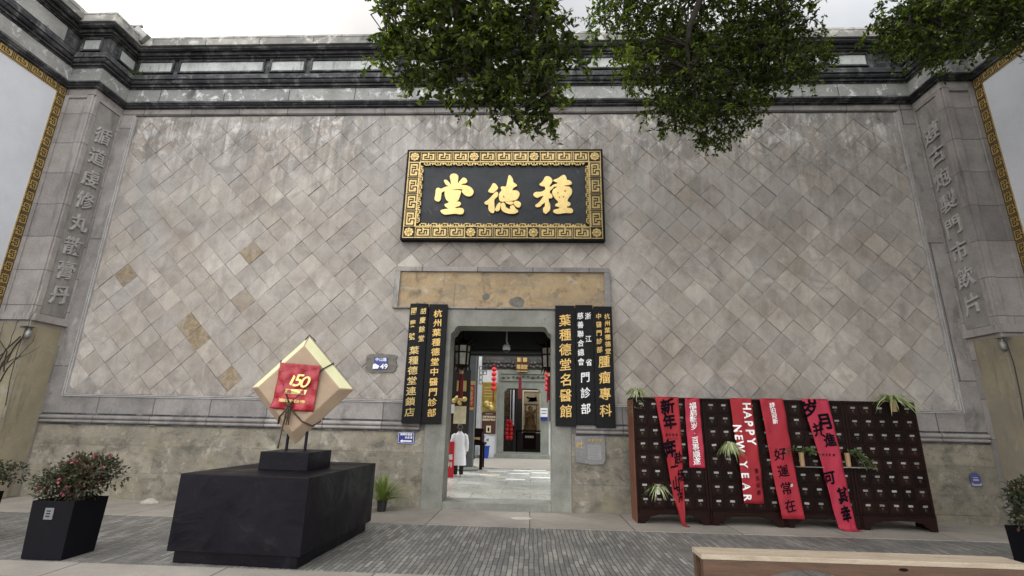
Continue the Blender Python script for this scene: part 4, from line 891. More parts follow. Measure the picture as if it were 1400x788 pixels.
# banners hanging down the cabinet fronts
def banner(label, mat_, tl, tr, br, bl, texts, twist=None, y=-.962, foot=False):
    """corners (x, z); texts: (string, u, v0, v1, w, h, material, bold) with u, v from the top left"""
    n = 26; A = ((tl[0] + tr[0]) / 2, y, (tl[1] + bl[1]) / 2)
    t = thing('hanging_banner', label, 'banner', A, 0, 'new year banners on the cabinets')
    rr = random.Random(hash(label) % 1000 if False else len(label)); ph = rr.uniform(0, 6)
    def P_(u, v, off=0):
        x = (tl[0] * (1 - u) + tr[0] * u) * (1 - v) + (bl[0] * (1 - u) + br[0] * u) * v
        z = (tl[1] * (1 - u) + tr[1] * u) * (1 - v) + (bl[1] * (1 - u) + br[1] * u) * v
        yy = y - .032 - .014 * sin(7 * v + ph) * (.3 + v) - .011 * sin(8 * u + 6 * v + ph) - .006 * sin(29 * v + 9 * u + ph) - .004 * sin(17 * u - 23 * v)
        if twist and v > twist:
            k = (v - twist) / (1 - twist); xc = (bl[0] + br[0]) / 2; x = x * (1 - k * .55) + xc * k * .55; yy -= .05 * k * abs(sin(8 * u * (.3 + k))) + .015 * k
        return Vector((x, yy - off, z))
    vs = []; fs = []; m = 10
    for i in range(n + 1):
        for j in range(m + 1): vs.append(P_(j / m, i / n))
    for i in range(n):
        for j in range(m): fs.append((i * (m + 1) + j, i * (m + 1) + j + 1, (i + 1) * (m + 1) + j + 1, (i + 1) * (m + 1) + j))
    if foot:
        for q in range(1, 5):
            for j in range(m + 1):
                e = vs[n * (m + 1) + j]; vs.append(Vector((e.x + q * .012, e.y - .035 * q, .012 + .008 * sin(j + q))))
        for i in range(n, n + 4):
            for j in range(m): fs.append((i * (m + 1) + j, i * (m + 1) + j + 1, (i + 1) * (m + 1) + j + 1, (i + 1) * (m + 1) + j))
    mb = MB(); mb.add(vs, fs)
    mb.add([(tl[0], y + .02, tl[1] + .004), (tr[0], y + .02, tr[1] + .004), (tr[0], y + .3, tr[1] + .012), (tl[0], y + .3, tl[1] + .012), P_(1, 0), P_(0, 0)], [(0, 1, 2, 3), (0, 1, 4, 5)])
    o = mb.build('cloth', mat_, t, smooth=True, at=A); s = o.modifiers.new('thickness', 'SOLIDIFY'); s.thickness = .003; s.offset = 1
    byc = {}
    for (txt, u, v0, v1, w, h, mt, bold, rot) in texts: byc.setdefault(mt, []).append((txt, u, v0, v1, w, h, bold, rot))
    W = abs(tr[0] - tl[0])
    for mt, items in byc.items():
        mb = MB()
        for (txt, u, v0, v1, w, h, bold, rot) in items:
            k = len(txt)
            for i, ch in enumerate(txt):
                if ch == ' ': continue
                uu = u[i] if isinstance(u, (list, tuple)) else u
                v = v0 + (v1 - v0) * (i / (k - 1) if k > 1 else 0)
                base = min(bold, .009); gv, gf = glyph(ch, base, .02); e = bold - base; wl = abs(tr[0] - tl[0]); hl = abs(tl[1] - bl[1])
                for q, (ox, oy) in enumerate([(0, 0)] if e < .003 else [(0, 0), (e, 0), (-e, 0), (0, e), (0, -e)]):
                    out = []
                    for gx, gy, gz in gv:
                        X, Y = gx + ox, gy + oy
                        if rot: du, dv2 = Y * h / wl, X * w / hl
                        else:
                            bs = .16; Y2 = Y + bs * gx + .12 * bs * sin(5 * gx + i * 1.7); X2 = X + .12 * bs * sin(4.5 * gy + i * 2.3)
                            du, dv2 = X2 * w / wl, -Y2 * h / hl
                        out.append(P_(uu + du, v + dv2, .0045 + q * .0005 + (.002 if gz > 0 else 0)))
                    mb.add(out, gf)
        mb.build('lettering', mt, t, at=A)
    return t
banner('long red banner with bold black characters, twisted to a point at its foot', 'banner_red', (2.31, 2.21), (2.745, 2.21), (2.745, .03), (2.60, .03),
       [('新年', .48, .085, .21, .29, .29, 'ink', .035, False), ('新年快乐', [.25, .42, .59, .76], .315, .315, .055, .06, 'ink', .01, False), ('NEWYEAR', [.3, .38, .46, .54, .62, .7, .78], .345, .345, .035, .03, 'ink', .01, False), ('奔', .25, .43, .43, .36, .34, 'ink', .035, False), ('赴一', [.72, .42], .50, .57, .22, .22, 'ink', .03, False), ('场', .80, .64, .64, .24, .22, 'ink', .03, False), ('山海', [.40, .60], .70, .79, .24, .24, 'ink', .035, False)], twist=.80, foot=True)
banner('short crimson banner with a column of small white characters', 'banner_pink', (2.86, 2.20), (3.135, 2.20), (3.135, .96), (2.855, .96),
       [('福启新岁·百事顺遂', .5, .12, .91, .135, .13, 'white_paint', .012, False)])
banner('red banner reading HAPPY NEW YEAR down its length in white', 'banner_red', (3.70, 2.21), (4.09, 2.21), (4.13, .385), (3.78, .385),
       [('HAPPY', .74, .08, .42, .19, .21, 'white_paint', .03, True), ('NEW', .16, .30, .47, .18, .20, 'white_paint', .03, True), ('YEAR', .20, .64, .95, .18, .21, 'white_paint', .03, True), ('喜乐安康', .78, .70, .90, .085, .09, 'ink', .005, False)])
banner('red banner with small white heading over four faint dark characters', 'banner_crimson', (4.235, 2.215), (4.665, 2.215), (4.78, .155), (4.40, .155),
       [('辞旧迎新', .5, .06, .20, .10, .10, 'white_paint', .012, False), ('好運常在', .46, .48, .90, .23, .22, 'ink', .012, False), ('印', .72, .735, .735, .055, .055, 'white_paint', .02, False)])
banner('long pinkish banner with heavy black characters, its foot lying on the paving', 'banner_pink', (5.02, 2.225), (5.485, 2.225), (5.66, .03), (5.36, .03),
       [('岁月', [.22, .62], .08, .19, .30, .30, 'ink', .04, False), ('并進', [.3, .66], .25, .335, .24, .24, 'ink', .035, False), ('岁岁安康', [.2, .36, .52, .68], .45, .45, .05, .05, 'ink', .008, False), ('可', .22, .63, .63, .27, .24, 'ink', .035, False), ('其幸', [.66, .60], .76, .90, .26, .27, 'ink', .04, False)], foot=True)

# plants on and in front of the cabinets
def plant(name, label, loc, fn, cat='plant', group='potted plants on the cabinets'):
    t = thing(name, label, cat, loc, 0, group); fn(t); return t
def pot(t, r, h, mt, taper=.78, z=0):
    mb = MB(); mb.lathe([(r * taper, z), (r, z + h), (r * 1.06, z + h), (r * 1.06, z + h - .012 * (h / .15)), (r * .92, z + h - .005), (r * .9, z + h - .03)], (0, 0, 0), 14); mb.build('pot', mt, t)
    mb = MB(); mb.lathe([(r * .9, z + h - .028), (r * .5, z + h - .022)], (0, 0, 0), 12); mb.build('soil', 'soil', t)
def spider(n, ln, droop, r, h, mt, seed, up=.9, spread=1.0, trail=0):
    def fn(t):
        pot(t, r, h, mt); rr = random.Random(seed); mb = MB(); mb.tone = True
        tuft(mb, (0, 0, h - .02), n * 2, ln, .005 + ln * .010, droop, rr, up, 0, spread)
        if trail:
            for k in range(trail):
                a = rr.uniform(pi * .9, pi * 2.1); L = rr.uniform(.25, .55); p0 = Vector((cos(a) * r * 1.3, sin(a) * r * 1.3, h))
                pts = [p0 + Vector((cos(a) * .06 * sin(q * 2), sin(a) * .05, -L * q + .03 * sin(q * 3))) for q in [i / 6 for i in range(7)]]
                mb.tube(pts, .003, 4); 
                for q in pts[2:]: tuft(mb, q, 5, .12, .005, .6, rr, .6)
        mb.build('foliage', 'leaf_spider', t)
    return fn
plant('spider_plant', 'spider plant in a black pot on top of the first cabinet, runners trailing down', (2.03, -.78, 2.2), spider(44, .36, .85, .062, .13, 'pot_black', 1, trail=7))
plant('spider_plant', 'spider plant in a pale pot at the lower left of the cabinets', (2.27, -1.0, .50), spider(34, .30, .9, .045, .12, 'paper_white', 2))
plant('spider_plant', 'round drooping spider plant beside the HAPPY NEW YEAR banner', (3.60, -1.01, 1.30), spider(110, .29, 1.3, .05, .10, 'pot_wood', 3, up=1.1))
plant('spider_plant', 'spider plant with striped leaves in a wooden pot, top of the last cabinet', (6.66, -.98, 2.02), spider(64, .54, .8, .06, .22, 'pot_wood', 6))
def leafy(seed, long=False):
    def fn(t):
        pot(t, .042, .24, 'pot_wood', .9); rr = random.Random(seed); mb = MB(); mb.tone = True
        for k in range(9):
            a = rr.uniform(-.7, .7) + (0 if rr.random() < .75 else pi); L = rr.uniform(.15, .48 if long else .36); p0 = Vector((0, 0, .23))
            pts = [p0 + Vector((cos(a) * L * q, sin(a) * L * .4 * q - .03 * q, .10 * sin(pi * q * .8) - (.30 if long else .06) * q * q)) for q in [i / 6 for i in range(7)]]
            mb.tube(pts, .003, 4)
            for q in pts[1:]:
                for _ in range(3): leaf(mb, q, Vector((rr.gauss(0, 1), rr.gauss(0, .7) - .3, rr.gauss(0, .7))), rr.uniform(.04, .075), .034, rr)
        mb.build('foliage', 'leaf_shrub_pale', t)
        mb = MB(); mb.box(-.09, .38, .0, .09, -.012, -.001); mb.build('shelf', 'label_card', t)
    return fn
plant('potted_trailing_plant', 'small leafy plant in a wooden pot on a white shelf between two banners', (4.86, -1.02, 1.03), leafy(5))
plant('potted_trailing_plant', 'drooping leafy plant in a wooden pot right of the pinkish banner', (5.66, -1.03, 1.04), leafy(7, True))

# grass-like plant in a small pot left of the door
def fn(t):
    pot(t, .10, .19, 'pot_black', .8); rr = random.Random(8); mb = MB(); mb.tone = True
    tuft(mb, (0, 0, .17), 190, .82, .009, .30, rr, 1.15, 0, .75); mb.build('foliage', 'leaf_grass', t)
plant('potted_grass_plant', 'arching grass-like plant in a small black pot left of the doorway', (-2.86, -.50, 0), fn, group=None)

# ------------------------------------------------------------------ shrubs in square planters
def planter(label, x0, x1, y0, y1, h, seed, pink, plate):
    A = ((x0 + x1) / 2, (y0 + y1) / 2, 0); hx, hy = (x1 - x0) / 2, (y1 - y0) / 2
    t = thing('shrub_planter', label, 'planter', A, 0, 'shrubs in square planters')
    mb = MB(); e = .025; k = .93
    def ring(s, z): return [(-hx * s, -hy * s, z), (hx * s, -hy * s, z), (hx * s, hy * s, z), (-hx * s, hy * s, z)]
    vs = ring(k, 0) + ring(1, h) + ring(1 - e / hx, h) + ring(1 - e / hx, h - .08)
    q = [(i, (i + 1) % 4, 4 + (i + 1) % 4, 4 + i) for i in range(4)]
    mb.add(vs, [(3, 2, 1, 0)] + q + [tuple(a + 4 for a in f) for f in q] + [tuple(a + 8 for a in f) for f in q])
    mb.build('planter_box', 'planter_black', t, bevel=.006)
    mb = MB(); mb.box(-hx * .9, hx * .9, -hy * .9, hy * .9, h - .10, h - .05); mb.build('soil', 'soil', t)
    if plate:
        mb = MB(); mb.box(-.055, .055, -hy - .004, -hy + .02, h * .68, h * .68 + .13); mb.v = [(x - .02, y + (h * .75 - z) * .0, z) for x, y, z in mb.v]; pl = mb.build('name_plate', 'plate_grey', t)
        mb = MB()
        for kx in range(3): mb.box(-.05 + .0, .0, -hy - .006, -hy - .004, h * .68 + .03 + kx * .03, h * .68 + .042 + kx * .03)
        mb.build('engraved_lines', 'ink', pl)
    rr = random.Random(seed); mb = MB(); stems = []
    for s in range(9):
        a = rr.uniform(0, 2 * pi); r = rr.uniform(.1, .3)
        pts = [Vector((cos(a) * r * q * .9 + .03 * cos(a), sin(a) * r * q * .9, h - .08 + .42 * q)) for q in (0, .35, .7, 1)]; mb.tube(pts, [.011, .009, .007, .004], 6); stems.append(pts)
    mb.build('stem', 'twig', t)
    mb = MB(); mb.tone = True; fl = MB()
    blobs = [(max(-.36, min(.36, rr.gauss(0, .17))), max(-.3, min(.3, rr.gauss(0, .16))), h + .06 + .36 * rr.random() ** .8, rr.uniform(.12, .17)) for _ in range(36)]
    for (bx, by, bz, br) in blobs:
        for _ in range(120):
            d = Vector((rr.gauss(0, 1), rr.gauss(0, 1), rr.gauss(0, 1))).normalized(); p = Vector((bx, by, bz)) + d * br * rr.uniform(.55, 1.08)
            if p.z < h - .02: continue
            leaf(mb, p, d + Vector((rr.gauss(0, .7), rr.gauss(0, .7), rr.gauss(0, .5))), rr.uniform(.04, .07), rr.uniform(.022, .034), rr, warm=.3 if pink else .04)
    mb.build('foliage', 'leaf_shrub', t)
    if pink:
        for _ in range(26):
            bx, by, bz, br = rr.choice(blobs); d = Vector((rr.gauss(0, 1), -abs(rr.gauss(.6, 1)), rr.gauss(0, 1))).normalized(); c = Vector((bx, by, bz)) + d * br
            for k in range(6): leaf(fl, c, d + Vector((rr.gauss(0, .8), rr.gauss(0, .8), rr.gauss(0, .8))), .045, .035, rr)
        fl.build('pink_flowers', 'petal', t)
planter('dark square planter of a flowering pink and green shrub left of the black plinth', -6.10, -5.56, -4.29, -3.79, .65, 21, True, True)
planter('dark square planter with a green shrub, cut off by the left edge of the photo', -7.92, -7.37, -4.0, -3.45, .62, 22, False, False)
planter('dark square planter with a pale green shrub beyond the right end of the wooden bench', 5.72, 6.27, -4.36, -3.81, .62, 23, False, False)

# ------------------------------------------------------------------ black plinth and the paper parcel sculpture
PL = (-3.44, -3.19, 0); RZ = radians(-3.2)
t = thing('display_plinth', 'large low black plinth under the paper parcel sculpture', 'plinth', PL, RZ)
hw, hd = .835, 1.10
mb = MB(); mb.bbox(-hw, hw, -hd, hd, .13, 1.0, .012); mb.build('body', 'plinth_black', t)
mb = MB(); mb.box(-hw + .06, hw - .06, -hd + .06, hd - .06, 0, .129); mb.build('recessed_base', 'plinth_black', t)
PK = (-3.36, -3.25, 1.0)
t = thing('parcel_sculpture', 'paper medicine parcel stood on its corner, tied with twine, red anniversary label', 'sculpture', PK, RZ * .6)
mb = MB(); mb.bbox(-.345, .345, -.36, .36, .001, .235, .006); mb.build('base_block', 'plinth_black', t)
mb = MB()
for x in (-.20, .08): mb.tube([(x, .05, .235), (x, .05, .70)], .021, 10)
mb.build('steel_rod', 'steel', t)
PC = 1.11; af, ab = .62, .80; PXC = -.08
def dia(a, y, zc=PC): return [(PXC, y, zc + a), (PXC - a, y, zc), (PXC, y, zc - a), (PXC + a, y, zc)]
yf, ym, yb2 = -.075, .05, .19
bmx = bmesh.new()
rings = [[bmx.verts.new((x + (.0), y, z)) for x, y, z in dia(a, yy)] for a, yy in ((af, yf), (ab, ym), (ab * .80, yb2))]
bmx.faces.new(rings[0]); bmx.faces.new(rings[2][::-1])
bm_top = []
for r in range(2):
    for k in range(4):
        f = bmx.faces.new((rings[r][k], rings[r + 1][k], rings[r + 1][(k + 1) % 4], rings[r][(k + 1) % 4])); f.material_index = 1 if k in (0, 3) else 0  # upper faces take the paper painted as lit from the sky
bmesh.ops.recalc_face_normals(bmx, faces=bmx.faces[:])
bmesh.ops.bevel(bmx, geom=bmx.edges[:], offset=.014, segments=2, profile=.5, affect='EDGES')
me = bpy.data.meshes.new('paper_parcel'); bmx.to_mesh(me); bmx.free(); me.materials.append(M['kraft']); me.materials.append(M['kraft_skylit'])
o = bpy.data.objects.new('paper_parcel', me); COL.objects.link(o); o.parent = t
# crumpled red label
lab = [(PXC - .30, .37), (PXC + .325, .327), (PXC + .285, -.334), (PXC - .355, -.296)]; n = 26; vs = []; rr = random.Random(2)
lumps = [(rr.random(), rr.random(), rr.uniform(-.8, .8), rr.uniform(10, 26)) for _ in range(16)]
def lp(u, v, off=0):
    x = (lab[0][0] * (1 - u) + lab[1][0] * u) * (1 - v) + (lab[3][0] * (1 - u) + lab[2][0] * u) * v
    z = (lab[0][1] * (1 - u) + lab[1][1] * u) * (1 - v) + (lab[3][1] * (1 - u) + lab[2][1] * u) * v
    h = sum(.0036 * sin(f * ((u - a) * cos(3 * s) + (v - b) * sin(3 * s))) for a, b, s, f in lumps)
    return Vector((x, yf - .034 - h - off, PC + z))
for i in range(n + 1):
    for j in range(n + 1): vs.append(lp(j / n, i / n))
mb = MB(); mb.add(vs, [(i * (n + 1) + j, i * (n + 1) + j + 1, (i + 1) * (n + 1) + j + 1, (i + 1) * (n + 1) + j) for i in range(n) for j in range(n)])
lo = mb.build('red_label', 'label_red', t, smooth=True); sm = lo.modifiers.new('thickness', 'SOLIDIFY'); sm.thickness = .004
mb = MB()
def lput(ch, u, v, w, h, bold=.02, br=0, sl=0):
    put(mb, ch, lp(u, v, .014), Vector((1, 0, -.03)).normalized(), Vector((sl, 0, 1)).normalized(), NF, w, h, 0, bold, .02, .006, br)
lput('1', .38, .33, .34, .36, .014, 0, .4); lput('5', .55, .36, .30, .26, .012, 0, .35); lput('0', .72, .38, .30, .24, .012, 0, .35)
x_ = [lp(u, v, .012) for u, v in ((.28, .56), (.77, .55), (.75, .655), (.26, .665))]; mb.add(x_, [(0, 1, 2, 3)])
for i, ch in enumerate('胡慶餘堂創立一百五十周年'): lput(ch, .20 + i * .052, .81, .045, .05, .01)
mb.build('gold_lettering', 'gold_pale', lo)
mb = MB()
for i, ch in enumerate('周年慶典'): put(mb, ch, lp(.36 + i * .105, .61, .016), UX, UZ, NF, .065, .062, 0, .02, .02, .004)
mb.build('red_lettering', 'label_red', lo)
mb = MB(); K = Vector((PXC - .075, yf - .05, PC - .243))
R_ = lambda x, y, z: Vector((PXC + x, y, z))
mb.tube([R_(-.30, yb2 + .012, PC + .26), R_(-.40, ym + .01, PC + .42), R_(-.31, yf - .012, PC + .30), R_(-.24, yf - .035, PC + .12), K], .0105, 7)
mb.tube([R_(.34, yb2 + .012, PC + .27), R_(.435, ym, PC + .385), R_(.34, yf - .014, PC + .28), R_(.1, yf - .035, PC - .03), K], .0105, 7)
mb.tube([K, R_(-.17, yf - .025, PC - .36), R_(-.22, yf - .012, PC - .41), R_(-.30, ym, PC - .512), R_(-.22, yb2 + .012, PC - .42)], .0105, 7)
mb.tube([K, R_(.02, yf - .03, PC - .37), R_(.13, yf - .014, PC - .47), R_(.25, .0, PC - .53), R_(.345, ym, PC - .465), R_(.25, yb2 + .012, PC - .39)], .0105, 7)
mb.tube([R_(-.03, ym - .05, PC + .73), R_(.0, ym + .0, PC + .81), R_(.07, ym + .02, PC + .75), R_(.10, ym + .02, PC + .72)], .009, 6)
R_ = lambda *q: Vector(q)
for dx in (-.035, .0, .03): mb.tube([K + R_(dx * .4, -.01, 0), K + R_(dx, -.015, -.08), K + R_(dx * .8, -.005, -.18), K + R_(dx * 1.1, -.012, -.28)], [.014, .012, .012, .008], 7)
mb.tube([K, K + R_(-.03, -.02, -.16), K + R_(-.05, -.01, -.36), K + R_(-.075, .0, -.54), K + R_(-.08, .0, -.60)], [.010, .010, .009, .009, .014], 7)
mb.sphere((K.x, K.y - .01, K.z), .032, 10); mb.tube([K + R_(-.05, -.01, .03), K + R_(0, -.04, .0), K + R_(.05, -.01, -.03)], .013, 7)
mb.build('twine', 'rope', t, smooth=True)

# ------------------------------------------------------------------ bench at the front right
BX0, BX1, BY0, BY1, BH = 1.76, 5.02, -4.83, -4.51, .42
t = thing('wooden_bench', 'thick timber bench with an arched front, cut off by the bottom of the photo', 'bench', (3.4, -4.67, 0)); A = (3.4, -4.67, 0)
mb = MB(); mb.bbox(BX0, BX1, BY0, BY1, BH - .05, BH, .008); mb.build('seat', 'bench_top', t, at=A)
mb = MB()
arch = [(BX0 + .012, 0), (BX0 + .42, 0)] + [(2.80 + .56 * -cos(a), .03 + .27 * sin(a)) for a in [pi * k / 16 for k in range(17)]] + [(3.75, 0)] + [(4.28 - .42 * cos(a), .03 + .25 * sin(a)) for a in [pi * k / 16 for k in range(17)]] + [(4.72, 0), (BX1 - .012, 0), (BX1 - .012, BH - .052), (BX0 + .012, BH - .052)]
mb.prism(arch, (BY0 + .004, BY0 + .09), 0, lambda u, v, w: (u, w, v)); mb.build('arched_front', 'bench_wood', t, bevel=.006, at=A)
mb = MB(); mb.prism(arch, (BY1 - .09, BY1 - .004), 0, lambda u, v, w: (u, w, v)); mb.build('arched_back', 'bench_wood', t, at=A)
mb = MB(); mb.prism([(3.77 + .045 * cos(a), .335 + .016 * sin(a)) for a in [2 * pi * k / 12 for k in range(12)]], (BY0 - .001, BY0 + .02), 0, lambda u, v, w: (u, w, v)); mb.build('knot', 'dark_wood', t, at=A)

# small things on the paving and the wall
mb = MB(); rr = random.Random(3); bm_ = bmesh.new(); bmesh.ops.create_icosphere(bm_, subdivisions=3, radius=1)
for v in bm_.verts: v.co = Vector((v.co.x * .19 * (1 + .1 * sin(5 * v.co.y)), v.co.y * .10, max(-.02, v.co.z) * .085 * (1 + .15 * sin(4 * v.co.x + 1))))
mb.bm(bm_, 0, Matrix.Translation((-7.52, -.42, .002))); tag(mb.build('pale_stone', 'pebble', smooth=True), 'smooth white stone lying at the foot of the wall behind the planter', 'stone')
mb = MB(); mb.lathe([(.155, -.02), (.155, .004), (.14, .008), (.02, .008)], (-.18, -.80, 0), 24, 0, 1.25, .75); tag(mb.build('drain_cover', 'drain', smooth=False), 'oval pale drain cover set in the pavement before the threshold', 'drain cover')
def wall_lamp(label, x, n, y, z):
    A = (x, y, z); t = thing('wall_floodlight', label, 'lamp', A, 0, 'floodlights on the pilasters')
    mb = MB(); mb.box(-.01, .01, -.16, .08, .06, .10); mb.v = [(n * (a + .05), b, c) for a, b, c in mb.v]; mb.tube([(0, 0, .08), (n * .09, 0, .08), (n * .10, 0, .03)], .014, 7); mb.build('bracket', 'grey_metal', t)
    mb = MB(); mb.lathe([(.03, -.13), (.055, -.10), (.06, -.02), (.045, .03), (.02, .05)], (n * .10, 0, -.01), 12); mb.build('lamp_head', 'grey_metal', t, smooth=True)
    mb = MB(); mb.box(-.14, .14, -.12, .12, .105, .12); mb.v = [(n * .06 + a * .5, b, c) for a, b, c in mb.v]; mb.build('hood', 'slate', t)
    mb = MB(); mb.tube([(n * .02, 0, .04), (n * .012, -.03, -.4), (n * .016, -.01, -1.0), (n * .02, .04, -1.5)], .008, 5); mb.build('cable', 'twig', t)
wall_lamp('small floodlight on the left pilaster with bare vine twigs around it', XL - .02, 1, YP - .05, 3.30)
wall_lamp('small floodlight on the corner of the right pilaster', XR + .02, -1, YP - .05, 3.34)
mb = MB(); rr = random.Random(9)
for k in range(9):
    p = Vector((XL - rr.uniform(.15, .6), YP - .03, 2.4 + rr.uniform(-.3, .3))); pts = [p]; d = Vector((rr.uniform(-.4, .3), -.02, 1)).normalized()
    for i in range(9):
        d = (d + Vector((rr.gauss(0, .28), rr.gauss(0, .04), rr.gauss(0, .15)))).normalized(); p = p + d * .14; p.y = min(YP - .02, max(YP - .14, p.y)); pts.append(p)
    mb.tube(pts, [.012 * (1 - i / 11) for i in range(len(pts))], 5)
mb.tube([(XL - .05, YP - .06, 3.2), (XL - .25, YP - .10, 2.9), (XL - .40, YP - .08, 2.4), (XL - .7, YP - .06, 2.0)], .014, 6)
tag(mb.build('bare_vine', 'twig'), 'bare dry vine twigs climbing the left pilaster beside its floodlight', 'vine')
A = (-10.55, -.45, tz(11.53, .5)); t = thing('roof_floodlight', 'floodlight on a bracket standing on top of the left pilaster', 'lamp', A)
mb = MB(); mb.box(-.05, .05, -.04, .04, 0, .40); mb.box(-.05, .30, -.04, .04, .36, .43); mb.build('bracket', 'grey_metal', t)
mb = MB(); mb.bbox(-.10, .34, -.12, .10, -.14, .14, .03, 0, Matrix.Translation((.32, -.05, .10)) @ Matrix.Rotation(radians(40), 4, 'Y')); mb.build('lamp_head', 'grey_metal', t)
mb = MB(); rr = random.Random(12); mb.tone = True
tuft(mb, (XL + .30, -.12, tz(10.3, .25)), 40, .42, .008, .5, rr, 1.0); tag(mb.build('wall_weed', 'leaf_grass'), 'tuft of weeds growing from the cornice corner on the left', 'plant')

# ------------------------------------------------------------------ behind the door: hall, courtyard, inner gate
FZ = .115
t = thing('entrance_hall', 'dark timbered entrance hall just behind the stone doorway', 'building', (-.7, 2, 0)); A = (-.7, 2, 0)
mb = MB(); mb.box(-4.5, 3.2, .56, 2.9, 4.32, 4.5); mb.build('ceiling', 'interior_dark', t, at=A)
mb = MB(); mb.box(-4.5, 3.2, 2.5, 2.7, 3.39, 4.31); mb.box(-4.5, 3.2, 1.5, 1.66, 3.90, 4.31); mb.tube([(-4.5, 2.46, 3.50), (3.2, 2.46, 3.50)], .06, 10); mb.build('beam', 'interior_dark', t, at=A)
mb = MB(); mb.box(-4.6, -4.4, .56, 2.8, 0, 4.3); mb.box(3.1, 3.3, .56, 2.8, 0, 4.3); mb.build('side_panelling', 'dark_panel', t, at=A)
t = thing('inner_gate', 'pale green stone inner gate across the courtyard with a carved brick frieze', 'gate', (-.45, 12.6, 0)); A = (-.45, 12.6, 0)
GX0, GX1, GH0, GH1 = -1.31, .39, .36, 3.20
y0, y1 = 12.6, 13.0
for a in ((-4.5, -1.60, FZ, 4.05), (.76, 3.2, FZ, 4.05)): mb = MB(); mb.box(a[0], a[1], y0, y1, a[2], a[3]); mb.build('white_wall', 'inner_white', t, at=A)
mb = MB(); mb.box(-4.5, 3.2, y0 - .03, y1, 4.051, 5.6); mb.build('brick_frieze', 'grey_brick', t, at=A)
mb = MB(); rr = random.Random(6)
for k in range(26):
    cx = -3.0 + k * .17; mb.sphere((cx, y0 - .08, 4.18 + .05 * (k % 2)), .085, 8, 0, .8)
    mb.sphere((cx + .05, y0 - .07, 4.38 + rr.uniform(-.03, .03)), rr.uniform(.05, .08), 8)
mb.build('carved_frieze', 'grey_brick', t, smooth=True, at=A)
for k in range(9): mb = MB(); mb.sphere((-1.35 + k * .23, y0 - .12, 3.72 + rr.uniform(-.05, .05)), rr.uniform(.05, .09), 8, 0, .7); mb.build('carved_medallion', 'grey_brick', t, smooth=True, at=A)
mb = MB()
op = [(GX0, GH0), (GX0, GH1 - .16), (GX0 + .05, GH1 - .13), (GX0 + .12, GH1 - .04), (GX0 + .2, GH1), (GX1 - .2, GH1), (GX1 - .12, GH1 - .04), (GX1 - .05, GH1 - .13), (GX1, GH1 - .16), (GX1, GH0)]
mb.prism([(-1.60, GH0)] + [(-1.60, 4.05), (.76, 4.05), (.76, GH0)] + op[::-1], (y0 - .07, y1 + .05), 0, lambda u, v, w: (u, w, v))
mb.box(-1.46, .60, y0 - .12, y0 - .071, 3.52, 3.62); mb.box(-1.46, .60, y0 - .12, y0 - .071, 3.86, 3.95)
mb.build('stone_surround', 'inner_stone', t, at=A)
mb = MB(); mb.box(-1.64, .80, y0 - .45, y1 + .1, FZ + .02, .30); mb.box(-1.60, .76, y0 - .09, y1 + .05, .301, GH0 - .002); mb.build('step', 'inner_stone', t, at=A)
mb = MB(); mb.box(-4.5, -2.42, 11.2, 11.3, FZ, 4.6); mb.build('dark_partition', 'dark_panel', t, at=A)
# the hall seen through the inner gate
t = thing('rear_hall', 'dark rear hall seen through the inner gate, with tall door leaves', 'building', (-.45, 17, 0)); A = (-.45, 17, 0)
mb = MB(); mb.box(-3.2, 2.2, 17.2, 17.4, 0, 4.6); mb.box(-3.3, -3.1, 13.2, 17.2, 0, 4.6); mb.box(2.1, 2.3, 13.2, 17.2, 0, 4.6); mb.box(-3.2, 2.2, 13.2, 14.0, 4.5, 4.6); mb.build('panelling', 'dark_panel', t, at=A)
mb = MB(); mb.box(-.88, -.80, 14.2, 14.9, .3, 3.9); mb.box(-1.06, -1.0, 14.4, 15.2, .3, 3.9); mb.build('door_leaf', 'interior_dark', t, at=A)
mb = MB(); rr = random.Random(4)
for k in range(60): mb.bbox(-1.52 + rr.uniform(0, .30), -1.47 + rr.uniform(.05, .33), 15.4, 15.45, 1.75 + k * .032, 1.75 + k * .032 + .05, .008)
mb.build('carved_screen', 'gold_wood', t, at=A)
mb = MB(); mb.box(-1.20, -.92, 17.0, 17.19, 1.5, 3.4); mb.build('window_pane', 'pale_post', t, at=A)
t = thing('scroll_painting', 'framed tall painting hung at the back of the rear hall', 'painting', (0, 16.4, 2)); A = (0, 16.4, 2)
mb = MB(); mb.box(-.47, .40, 16.4, 16.44, 1.2, 3.3); mb.build('mount', 'scroll_paper', t, at=A)
mb = MB()
for a in ((-.53, -.46, 1.14, 3.36), (.39, .46, 1.14, 3.36), (-.459, .389, 3.29, 3.36), (-.459, .389, 1.14, 1.21)): mb.box(a[0], a[1], 16.36, 16.44, a[2], a[3])
mb.build('pale_frame', 'cream', t, at=A)
mb = MB()
for k in range(12): a = rr.uniform(0, 6.28); mb.prism([(-.05 + rr.uniform(-.2, .25) + .09 * cos(q), 2.85 + rr.uniform(-.08, .16) + .05 * sin(q)) for q in (0, 1.2, 2.3, 3.4, 4.6, 5.4)], (16.385, 16.399), 0, lambda u, v, w: (u, w, v))
mb.build('ink_painting', 'ink', t, at=A)
t = thing('offering_table', 'dark offering table with a lettered front in the rear hall', 'table', (-.15, 15.2, 0)); A = (-.15, 15.2, 0)
mb = MB(); mb.bbox(-.85, .55, 15.0, 15.45, 1.22, 1.30, .01); mb.build('table_top', 'dark_wood', t, at=A)
mb = MB(); mb.box(-.45, .20, 15.02, 15.06, .40, 1.21); mb.build('front_panel', 'dark_wood', t, at=A)
for x in (-.8, .46): mb = MB(); mb.box(x, x + .07, 15.05, 15.12, .13, 1.215); mb.build('leg', 'dark_wood', t, at=A)
mb = MB()
for i, ch in enumerate('葉種德堂'): put(mb, ch, (-.29 + i * .11, 15.018, .98), UX, UZ, NF, .11, .11, 0, .03, .02, .003)
